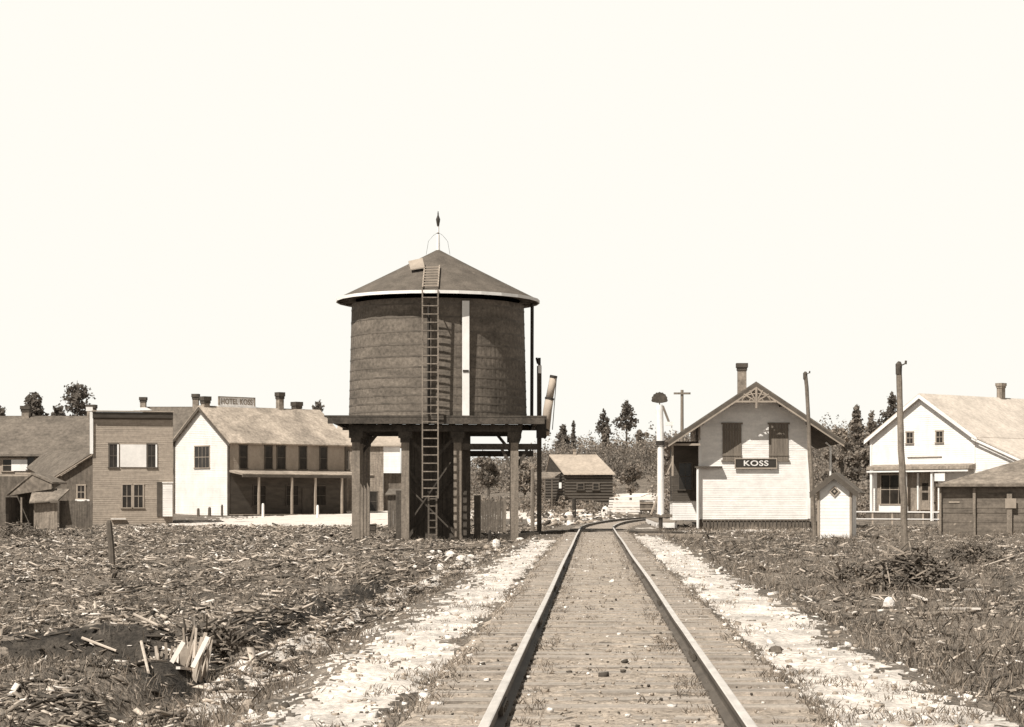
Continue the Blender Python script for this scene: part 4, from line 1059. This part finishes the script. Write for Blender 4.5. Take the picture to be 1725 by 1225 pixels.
rock(758, 940, 19, 13, 'bright tilted white rock in the middle of the row below the water tank')
rock(777, 948, 18, 12, 'pale rock just right of the tilted white rock below the tank')
rock(793, 943, 14, 8, 'low pale rock at the right end of the row below the tank')
rock(742, 965, 15, 16, 'round white boulder standing alone below the row of rocks by the tank')
rock(699, 960, 8, 6, 'little white stone left of the round boulder below the tank')
rock(836, 925, 16, 17, 'tall pale rock at the foot of the bank right of the tank ladder')
rock(820, 926, 12, 8, 'low grey rock left of the tall pale rock under the tank bank', m_rockg)
rock(876, 912, 14, 6, 'small white rock at the foot of the right front tank leg')
rock(1497, 1026, 21, 22, 'square white block of stone in the weeds right of the track')
rock(958, 876, 17, 15, 'white boulder beside the dark post at the road crossing')
rock(1021, 873, 19, 22, 'pale round boulder left of the lumber stack')
rock(1082, 828, 11, 10, 'small white boulder high on the slope right of the cabin')
rock(413, 1137, 26, 17, 'pale rock at the lower end of the bank, left of the sandy path')
rock(418, 1200, 20, 24, 'rounded grey rock low in the left foreground by the sandy path', m_rockg)
rock(1307, 1102, 24, 16, 'dark clod of earth on the sandy shoulder right of the rails', m_oldd)
def on_ground(px_, py_):
    dd = 10.0
    while dd < 170:
        x = (px_ - 1000) * dd / FPX
        if (1.26 - Hs(x, dd)) * FPX / dd <= (py_ - 842): break
        dd *= 1.003
    return Vector((x, dd, Hs(x, dd)))
def board(p0, p1, wd, label, mat, name='board', h=.03, lift=.05):
    a_ = on_ground(*p0); b_ = on_ground(*p1); zz = max(a_.z, b_.z) + lift
    a_.z = max(a_.z + lift, zz - .12); b_.z = max(b_.z + lift, zz - .12)
    return timber(name, label, a_, b_, wd, h, mat, cat='board')
board((1580, 999), (1652, 998), .09, 'long straight pale board lying in the right field', m_chipw)
board((1598, 1031), (1645, 1032), .13, 'short broad pale plank at the shaded edge of the right field', m_chipw)
board((1550, 1040), (1612, 1037), .05, 'thin pale slat left of the broad plank in the right field', m_chipl)
board((1672, 1024), (1735, 1018), .06, 'pale slat leaving the picture at the right edge', m_chipl)
board((1538, 1008), (1560, 1018), .06, 'short pale stick right of the square white stone', m_chipw)
board((1455, 1034), (1520, 1036), .05, 'grey slat below the square white stone', m_chipm)
board((628, 931), (690, 926), .12, 'pale split rail in front of the left tank legs', m_chipl)
board((650, 936), (745, 929), .10, 'grey rail lying across the front of the tank ladder', m_chipm)
board((740, 928), (838, 921), .14, 'long grey beam lying before the right tank legs', m_chipm)
board((495, 921), (530, 915), .10, 'pale pole lying in the field left of the tank', m_chipl)
board((300, 1137), (345, 1140), .05, 'short pale slab lying at the foot of the splintered stump', m_chipw)
board((1655, 960), (1725, 935), .07, 'slanting pale pole in the far right field', m_chipl)

# splintered stump with fresh slabs
sp_ = on_ground(300, 1125)
sm = thing('splintered_stump', 'splintered pale stump with upright slabs in the left foreground', 'stump', (sp_.x, sp_.y + .25, Hs(sp_.x, sp_.y + .25) - .02))
rnd = random.Random(4)
mb = MB(); mb.tube([(0, .25, -.3), (0.02, .25, .12), (-.02, .25, .26)], [.24, .17, .09], 9); mb.build('stump_base', m_oldw, sm)
for i in range(34):
    left_ = i % 2; cx_ = rnd.uniform(-.32, -.02) if left_ else rnd.uniform(-.02, .24)
    l_ = (rnd.uniform(.20, .38) * (1 - .9 * abs(cx_ + .12))) if left_ else rnd.uniform(.34, .60) * (1 - .8 * abs(cx_ - .08))
    y_ = rnd.uniform(-.14, .22); w_ = rnd.uniform(.018, .055); q = MB()
    ln = rnd.gauss(.16 if not left_ else -.05, .13); ly = rnd.gauss(.10, .08)
    rot = Matrix.Rotation(ln, 3, 'Y') @ Matrix.Rotation(-ly, 3, 'X') @ Matrix.Rotation(rnd.uniform(-.5, .5), 3, 'Z')
    l_ += .2; q.box(Vector((cx_, y_, l_ / 2 - .28)), (w_, rnd.uniform(.015, .03), l_), rot, rnd.uniform(.25, .8)); q.build('slab', (m_chipw, m_chipl, m_chipl, m_chipm)[rnd.randrange(4)], sm)
for (a_, b_) in (((.05, -.2, .3), (-.12, -.3, -.02)), ((.3, -.1, .35), (.16, -.25, .02))):
    q = MB(); q.bar(a_, b_, .05, .025, Vector((0, 1, 0))); q.build('slab', m_chipw, sm)
for i, (ax, ay, bx_, by_, lb_) in enumerate(((138, 1095, 196, 1108, 'thin stick over the dark pit, left one'), (238, 1105, 250, 1140, 'pale stake standing out of the pit left of the stump'), (348, 1050, 400, 1072, 'bent pale branch right of and above the stump'), (395, 1072, 382, 1092, 'short upright stick right of the stump'), (225, 1052, 285, 1070, 'long grey branch above the dark pit'))):
    a_ = on_ground(ax, ay); b_ = on_ground(bx_, by_); a_.z += .12; b_.z += .04; timber('stick', lb_, a_, b_, .035, None, m_chipl, cat='stick')

# ------------------------------------------------------------------ loose litter (uncountable)
def xz_sample(n, dmin, dmax, pw=1.5, spread=(-150, 1875)):
    d = dmin + (rng.random(n) ** pw) * (dmax - dmin)
    px_ = rng.uniform(spread[0], spread[1], n)
    return (px_ - 1000) * d / FPX, d
def boxes(name, X_, D_, L_, W_, T_, mats, mi, label, cat, lift=.0, tilt=.25, parent=None):
    n = len(X_); z = H(X_, D_) + lift
    yaw = rng.uniform(0, np.pi, n); pt_ = rng.normal(0, tilt, n)
    ux = np.stack([np.cos(yaw) * np.cos(pt_), np.sin(yaw) * np.cos(pt_), np.sin(pt_)], -1)
    vx = np.stack([-np.sin(yaw), np.cos(yaw), rng.normal(0, .2, n)], -1)
    wx = np.cross(ux, vx)
    c = np.stack([X_, D_, z], -1)
    vs_ = []
    for (a_, b_, e_) in ((-1, -1, -1), (1, -1, -1), (1, 1, -1), (-1, 1, -1), (-1, -1, 1), (1, -1, 1), (1, 1, 1), (-1, 1, 1)):
        jit = rng.uniform(.65, 1.1, (n, 1))
        vs_.append(c + ux * (a_ * L_ / 2)[:, None] * jit + vx * (b_ * W_ / 2)[:, None] * jit + wx * (e_ * T_ / 2)[:, None])
    V_ = np.stack(vs_, 1).reshape(-1, 3)
    q = np.array([(3, 2, 1, 0), (4, 5, 6, 7), (0, 1, 5, 4), (1, 2, 6, 5), (2, 3, 7, 6), (3, 0, 4, 7)])
    F_ = (np.arange(n)[:, None, None] * 8 + q[None]).reshape(-1, 4)
    o = np_mesh(name, V_, F_, mats, np.repeat(mi, 6)); return tag(o, label, cat, kind='stuff')
# wood chips and slabs over both fields
X1, D1 = xz_sample(270000, 9, 124, 1.5)
keep = (np.abs(X1 - track_x(D1)) > 3.0 + fbm(X1, D1, 80)) & ~((X1 > 2) & (rng.random(len(X1)) < .45))
patch = fbm(X1 * .5, D1 * .3, 300) * 2.2 + fbm(X1 * 1.6, D1 * 1.0, 301, 2) * 1.6
keep &= rng.random(len(X1)) < np.clip(.66 + patch * 1.1, .15, 1)
keep &= ~(shademask(X1, D1) & (rng.random(len(X1)) < .22))
X1, D1 = X1[keep], D1[keep]; n = len(X1)
sc_ = np.minimum(rng.lognormal(0, .5, n), 3) * (1 + D1 / 48)
mi = rng.choice(5, n, p=[.38, .31, .20, .05, .06])
boxes('wood_chips', X1, D1, .055 * sc_ * rng.uniform(.6, 1.8, n), .0095 * sc_ * rng.uniform(.5, 2.0, n), .006 * sc_, [m_chipd, m_chipm, m_chipl, m_chipw, m_oldd], mi, 'litter of wood chips, bark and slabs over the field', 'wood chips', .02)
# ballast stones and lumps of limestone
X2, D2 = xz_sample(9000, 9, 95, 1.5, (350, 1650))
q = np.abs(X2 - track_x(D2)); keep = ((q > 1.3) & (q < 3.4)) | (rng.random(len(X2)) < .12)
X2, D2 = X2[keep], D2[keep]; n = len(X2); s2 = np.minimum(rng.lognormal(0, .55, n), 3.2) * (1 + D2 / 120)
boxes('stones', X2, D2, .022 * s2, .019 * s2, .014 * s2, [m_rock, m_rockg, m_chipd], rng.choice(3, n, p=[.55, .43, .02]), 'scattered small pale stones beside the rails', 'stones', .005)
X3 = rng.uniform(-1.25, 1.5, 5000); D3 = 9 + rng.random(5000) ** 1.6 * 85; n = 5000; s3 = rng.lognormal(0, .5, n)
boxes('cinders', X3, D3, .011 * s3, .010 * s3, .007 * s3, [m_rock, m_rockg, m_chipd], rng.choice(3, n, p=[.10, .62, .28]), 'cinders and pebbles between the rails', 'cinders', .012)

n = 900; D6 = rng.uniform(122, 178, n); X6 = (rng.uniform(890, 1110, n) - 1000) * D6 / FPX; kk6 = np.abs(X6 - track_x(D6)) > 2.2; X6, D6 = X6[kk6], D6[kk6]; n = len(X6)
s6 = np.minimum(rng.lognormal(0, .6, n), 3)
boxes('rubble', X6, D6, .34 * s6, .13 * s6, .08 * s6, [m_rock, m_rockg, m_chipd, m_chipl], rng.choice(4, n, p=[.3, .3, .25, .15]), 'rubble, slabs and loose stones round the road crossing', 'rubble', .04)
def blades(name, X_, D_, h, mats, mi, label, cat, wid=.012, bend=.35, per=1, zf_=None):
    n = len(X_); z = (H(X_, D_) if zf_ is None else zf_) - .01
    yaw = rng.uniform(0, 2 * np.pi, n); lean = rng.uniform(.1, bend, n) * 1.4; la = rng.uniform(0, 2 * np.pi, n)
    b = np.stack([X_, D_, z], -1); s = np.stack([np.cos(yaw), np.sin(yaw), np.zeros(n)], -1)
    l = np.stack([np.cos(la), np.sin(la), np.zeros(n)], -1) * (lean * h)[:, None]
    up = np.zeros((n, 3)); up[:, 2] = h
    wv = (wid * (.6 + h * 2))[:, None]
    P = np.stack([b - s * wv, b + s * wv, b + s * wv * .6 + l * .45 + up * .6, b + l + up, b - s * wv * .6 + l * .45 + up * .6], 1).reshape(-1, 3)
    F_ = np.arange(n * 5).reshape(-1, 5)
    o = np_mesh(name, P, F_, mats, mi); return tag(o, label, cat, kind='stuff')
def clumpy(X_, D_, s, th): return -(fbm(X_ * .5, D_ * .3, 300) * 1.0 + fbm(X_ * 1.6, D_ * 1.0, 301, 2) * .7) * .6 + fbm(X_ * .55, D_ * .45, s) + fbm(X_ * 2.6, D_ * 1.8, s + 7, 2) * .8 > th
# field weeds
X4, D4 = xz_sample(260000, 9, 122, 1.4)
q = np.abs(X4 - track_x(D4)); keep = (q > 2.7) & clumpy(X4, D4, 90, -.03) & (Hs(0, 20) < 9)
keep &= ~((X4 < -3) & (rng.random(len(X4)) < .3))
keep &= ~(shademask(X4, D4, .1) & (rng.random(len(X4)) < .6))
X4, D4 = X4[keep], D4[keep]; n = len(X4)
blades('dry_grass', X4, D4, rng.uniform(.03, .12, n) * (1 + D4 / 80) * (1 + (X4 > 2) * .25), [m_grass, m_grassd, m_grassl], rng.choice(3, n, p=[.42, .40, .18]), 'dry brown grass and low weeds over the field', 'grass', .006, .7)
# verge tufts close to the ties
X5, D5 = xz_sample(230000, 9, 90, 1.5, (350, 1650))
q = X5 - track_x(D5); aq = np.abs(q); keep = (aq > 1.15) & (aq < 3.1) & (fbm(X5 * 1.6, D5 * 1.0, 120) + fbm(X5 * 6, D5 * 4, 121, 2) * .7 > .08 + .14 * (np.abs(aq - 2.0) < .40) - .10 * (aq < 1.6))
keep |= (aq < 1.2) & (fbm(X5 * 2.6, D5 * 1.6, 130) > .20 - .16 * (np.abs(aq - .60) < .14))
X5, D5 = X5[keep], D5[keep]; n = len(X5)
blades('verge_weeds', X5, D5, rng.uniform(.012, .055, n) * (1 + D5 / 60), [m_grass, m_grassd, m_grassl], rng.choice(3, n, p=[.5, .38, .12]), 'dark weed tufts along the ends of the ties', 'weeds', .006, .95)

# brush piles
def brush(label, px_, py_, rx, hz_, n, seed):
    p = on_ground(px_, py_); rnd = random.Random(seed); mb = MB()
    for i in range(n):
        a_ = rnd.uniform(0, 6.28); r_ = rnd.random() ** .6 * rx; z = hz_ * (1 - (r_ / rx) ** 2) * rnd.random()
        c = Vector((r_ * math.cos(a_), r_ * math.sin(a_) * .7, z)); d_ = Vector((rnd.uniform(-1, 1), rnd.uniform(-1, 1), rnd.uniform(-.4, .5))).normalized() * rnd.uniform(.12, .42)
        mb.cur = rnd.choice((0, 0, 1, 2)); mb.bar(c - d_, c + d_, rnd.uniform(.012, .035))
    o = mb.build('brush_pile', [m_oldd, m_grassd, m_chipm]); o.location = (p.x, p.y, p.z - .05); return tag(o, label, 'brush pile')
brush('big dark brush pile at the foot of the thick leaning pole', 1535, 985, 1.0, .75, 620, 1)
brush('lower brush pile right of the thick leaning pole near the dark shed', 1640, 945, .9, .5, 380, 2)
brush('brush heap in the weeds left of the big pile', 1440, 978, .8, .35, 340, 3)
brush('tangle of roots right of the splintered stump', 352, 1090, .5, .35, 260, 4)
brush('dark scrub heap at the foot of the far left plank shed', 30, 905, 1.6, .7, 420, 5)

# ------------------------------------------------------------------ trees
def leaf_np(P, S, seed):
    r = np.random.default_rng(seed); n = len(P)
    a1 = r.normal(size=(n, 3)); a1 /= np.linalg.norm(a1, axis=1)[:, None]
    a2 = np.cross(a1, r.normal(size=(n, 3))); a2 /= np.linalg.norm(a2, axis=1)[:, None]
    S = np.asarray(S)[:, None] * r.uniform(.6, 1.3, (n, 1))
    return np.stack([P + a1 * S, P + a2 * S * .7, P - a1 * S * .8, P - a2 * S * .7], 1).reshape(-1, 3)
def conifer(h, rad, seed, leafsize=.16, bare=.12, dens=1.0, ragged=.35, ex=.8):
    """returns trunk MB and crown points"""
    rnd = random.Random(seed); tr = MB(); pts = []
    tr.tube([(0, 0, -.5), (.03, 0, h * .5), (0, 0, h)], [h * .022 + .03, h * .012 + .02, .02], 7)
    z = h * bare
    while z < h * .985:
        t = (z - h * bare) / (h * (1 - bare)); r0 = rad * (1 - t) ** ex * rnd.uniform(1 - ragged, 1.1) + .12
        nb = rnd.randint(4, 7); off = rnd.uniform(0, 6.28)
        for b in range(nb):
            a_ = off + b * 6.28 / nb + rnd.uniform(-.3, .3); L = r0 * rnd.uniform(.6, 1.1)
            e = Vector((math.cos(a_) * L, math.sin(a_) * L, z - L * .22 + rnd.uniform(-.3, .3)))
            tr.bar((0, 0, z), e, .03)
            m_ = int(max(5, L * 16 * dens))
            for i in range(m_):
                f = rnd.random() ** .7; w_ = .10 + .22 * L * (1 - f * .6)
                c = Vector((0, 0, z)).lerp(e, f); pts.append((c.x + rnd.gauss(0, w_ * .5), c.y + rnd.gauss(0, w_ * .5), c.z + rnd.gauss(0, .15)))
        z += min(h * .045, .36) * rnd.uniform(.6, 1.4) + .05
    return tr, np.array(pts)
def broad(h, rad, seed, blobs=9, n=900):
    rnd = random.Random(seed); tr = MB(); P = []
    tr.tube([(0, 0, -.5), (.05, 0, h * .35), (0, 0, h * .6)], [h * .03 + .03, h * .02 + .02, .05], 7)
    for b in range(blobs):
        a_ = rnd.uniform(0, 6.28); r_ = rnd.uniform(0, rad * .7); z = rnd.uniform(h * .3, h * .88)
        c = Vector((r_ * math.cos(a_), r_ * math.sin(a_), z)); br_ = rad * rnd.uniform(.28, .5)
        tr.tube([(0, 0, h * .25), tuple(c)], [.06, .02], 5)
        for i in range(n // blobs):
            v = Vector((rnd.gauss(0, 1), rnd.gauss(0, 1), rnd.gauss(0, .8))).normalized() * br_ * rnd.random() ** .35
            P.append(tuple(c + v))
    return tr, np.array(P)
def place_tree(name, label, kind, px_, base, top, d, radpx, seed, mat, leaf=.16, group=None, **kw):
    x = (px_ - 1000) * d / FPX; z = Hs(x, d); h = 1.26 + (842 - top) * d / FPX - z; r_ = radpx * d / FPX
    root = thing(name, label, 'tree', (x, d, z), 0, group)
    tr, P = (conifer if kind == 'c' else broad)(h, r_, seed, **kw)
    tr.build('trunk', m_bark, root)
    Vt = leaf_np(P, np.full(len(P), leaf), seed)
    np_mesh('crown', Vt, np.arange(len(Vt)).reshape(-1, 4), [mat, m_leafd], rng.choice(2, len(P), p=[.6, .4]), root)
    return root
place_tree('pine_tree', 'big ragged pine behind the roof ridge between the far left chimney and the false front', 'c', 130, 0, 641, 185, 60, 1, m_leafd, .17, bare=.62, dens=1.5, ragged=.95, ex=.4)
place_tree('pine_tree', 'dense dark pine behind the long house left of the big ragged pine', 'c', 57, 0, 662, 185, 29, 2, m_leafd, .2, bare=.55, dens=3.5, ragged=.3, ex=.5)
place_tree('pine_tree', 'low pine top just left of the big ragged pine', 'c', 98, 0, 682, 188, 24, 3, m_leafd, .2, bare=.55, dens=3, ex=.4)
place_tree('pine_tree', 'spindly pine top at the left edge of the picture', 'c', 3, 0, 688, 188, 18, 23, m_leafd, .2, bare=.5, dens=3, ex=.5)
place_tree('pine_tree', 'ragged dark treetop behind the right end of the hotel roof', 'c', 535, 0, 679, 200, 24, 4, m_leafd, .2, bare=.6, dens=1.8, ragged=.8, ex=.35)
place_tree('pine_tree', 'slender pine on the ridge, left one of the two tall pines beyond the cabin', 'c', 1017, 0, 691, 305, 19, 5, m_leafd, .2, bare=.62, dens=1.5)
place_tree('pine_tree', 'tallest layered pine on the ridge beyond the cabin', 'c', 1055, 0, 675, 305, 25, 6, m_leafd, .2, bare=.60, dens=1.9)
place_tree('spruce_tree', 'dark cone shaped spruce just right of the tank spout', 'c', 949, 0, 716, 290, 20, 7, m_leafd, .28, bare=.1, dens=2.2)
place_tree('spruce_tree', 'thin snag with a few twigs right of the dark cone shaped spruce', 'c', 966, 0, 708, 290, 5, 8, m_leafd, .22, bare=.3, dens=.9)
place_tree('spruce_tree', 'broad low spruce on the ridge under the left pine beyond the cabin', 'c', 1020, 0, 722, 285, 15, 9, m_leaf, .28, bare=.1, dens=2)
place_tree('birch_tree', 'pale thin leaved tree on the ridge left of the signal mast', 'b', 1080, 0, 718, 295, 14, 10, m_leaf, .24, n=500)
place_tree('spruce_tree', 'tall pointed spruce between the station and the store', 'c', 1443, 0, 681, 205, 34, 11, m_leaf, .2, bare=.05, dens=2.6)
place_tree('spruce_tree', 'shorter pointed spruce nearest the left wall of the store', 'c', 1468, 0, 691, 200, 26, 12, m_leaf, .2, bare=.05, dens=2.6)
place_tree('pine_tree', 'dark pine rising behind the left slope of the store roof', 'c', 1503, 0, 664, 210, 46, 13, m_leafd, .2, bare=.4, dens=2.2, ragged=.6, ex=.55)
place_tree('birch_tree', 'pale bushy tree just beyond the right eave of the station', 'b', 1418, 0, 712, 190, 20, 14, m_leafl, .2, n=1200)
place_tree('birch_tree', 'wide brown bushy tree low behind the privy and railing', 'b', 1440, 0, 748, 165, 24, 15, m_leaf, .17, n=1800)
place_tree('birch_tree', 'brown bushy tree seen under the right end of the station eave', 'b', 1398, 0, 752, 160, 22, 16, m_leaf, .17, n=1700)
place_tree('birch_tree', 'bushy tree seen under the tank between its right legs', 'b', 822, 0, 766, 215, 26, 17, m_leaf, .2, n=1300)
place_tree('birch_tree', 'low bushy tree just left of the cabin beside the right tank leg', 'b', 884, 0, 772, 215, 20, 18, m_leafl, .2, n=1000)
place_tree('birch_tree', 'pale shrub like tree in the cabin yard', 'b', 948, 0, 834, 168, 9, 19, m_leafl, .12, n=500)
place_tree('birch_tree', 'dark rounded tree behind the right corner of the cabin', 'b', 1062, 0, 775, 215, 24, 20, m_leaf, .2, n=1300)
place_tree('birch_tree', 'bushy tree right of the signal mast behind the station eave', 'b', 1128, 0, 730, 230, 20, 21, m_leaf, .2, n=1300)

# wooded hillside as one mass
n = 5200
d_ = rng.uniform(212, 318, n); px_ = rng.uniform(760, 2050, n); x_ = (px_ - 1000) * d_ / FPX
keep = ~((np.abs(px_ - 1065) < 42) & (d_ < 245) & (px_ > 1030)) & ~((px_ < 900) & (d_ < 240))
x_, d_ = x_[keep], d_[keep]; z_ = H(x_, d_); n = len(x_)
hh = rng.uniform(.9, 3.2, n) * (1 + .35 * (d_ > 290)); PP = []; SS = []; MI = []
K_ = 60
cone = rng.random(n) < .32
for k_ in range(K_):
    t = rng.random(n); rr_ = np.where(cone, .75 * (1 - t) + .08, .85 * np.sqrt(np.clip(1 - (2 * t - 1) ** 2, 0, 1)) + .1) * hh * .60; a_ = rng.uniform(0, 6.283, n); rr_ = rr_ * rng.random(n) ** .4
    PP.append(np.stack([x_ + rr_ * np.cos(a_), d_ + rr_ * np.sin(a_), z_ + hh * (t * np.where(cone, 1.25, 1.0))], -1)); MI.append((fbm(x_ * .09, d_ * .07, 200) * 2.2 + rng.normal(0, .7, n)))
PP = np.concatenate(PP); MI = np.concatenate(MI); mi = np.where(MI > .9, 2, np.where(MI < .1, 1, 0))
Vt = leaf_np(PP, rng.uniform(.08, .19, len(PP)), 77)
o = np_mesh('woodland', Vt, np.arange(len(Vt)).reshape(-1, 4), [m_leaf, m_leafd, m_leafl], mi); tag(o, 'brushy second growth woodland covering the hillside beyond the village', 'woodland', kind='stuff')
# scrub round the far yards
n = 1500; d_ = rng.uniform(126, 205, n); px_ = np.where(rng.random(n) < .5, rng.uniform(1385, 1482, n), rng.uniform(790, 1130, n))
ok = ~((px_ < 1385) & (d_ < 168)) | (rng.random(n) < .06); x_ = (px_ - 1000) * d_ / FPX; ok &= ~((px_ > 1380) & (d_ < 142)) & (px_ < 1468);  ok &= (np.abs(x_ - track_x(d_)) > 2.5) & ~((px_ > 1020) & (px_ < 1110))
x_, d_ = x_[ok], d_[ok]; z_ = H(x_, d_); n = len(x_); hh = rng.uniform(.3, 1.1, n) * np.where(x_ > 14, 2.6, .9); PP = []
for k_ in range(26):
    t = rng.random(n); a_ = rng.uniform(0, 6.283, n); rr_ = .5 * hh * np.sqrt(rng.random(n)) * np.sqrt(np.clip(1 - t ** 2, 0, 1)) + .1
    PP.append(np.stack([x_ + rr_ * np.cos(a_), d_ + rr_ * np.sin(a_), z_ + hh * t], -1))
PP = np.concatenate(PP); Vt = leaf_np(PP, rng.uniform(.08, .18, len(PP)), 78)
o = np_mesh('scrub', Vt, np.arange(len(Vt)).reshape(-1, 4), [m_leaf, m_leafd, m_leafl], rng.choice(3, len(PP), p=[.5, .35, .15])); tag(o, 'brown scrub and tall weeds growing round the far yards', 'scrub', kind='stuff')

# repeats share a group
GR = {'rock': 'pale rocks lying about the track and fields', 'board': 'loose boards and slats lying in the fields', 'stick': 'sticks round the rubbish pit',
      'brush pile': 'brush piles in the fields', 'log': 'charred logs round the rubbish pit', 'tree': 'trees behind the village', 'post': 'posts standing about the village', 'pole': 'bare wooden poles'}
for o in list(C.objects):
    if o.parent is None and o.get('category') in GR and not o.get('group'): o['group'] = GR[o['category']]
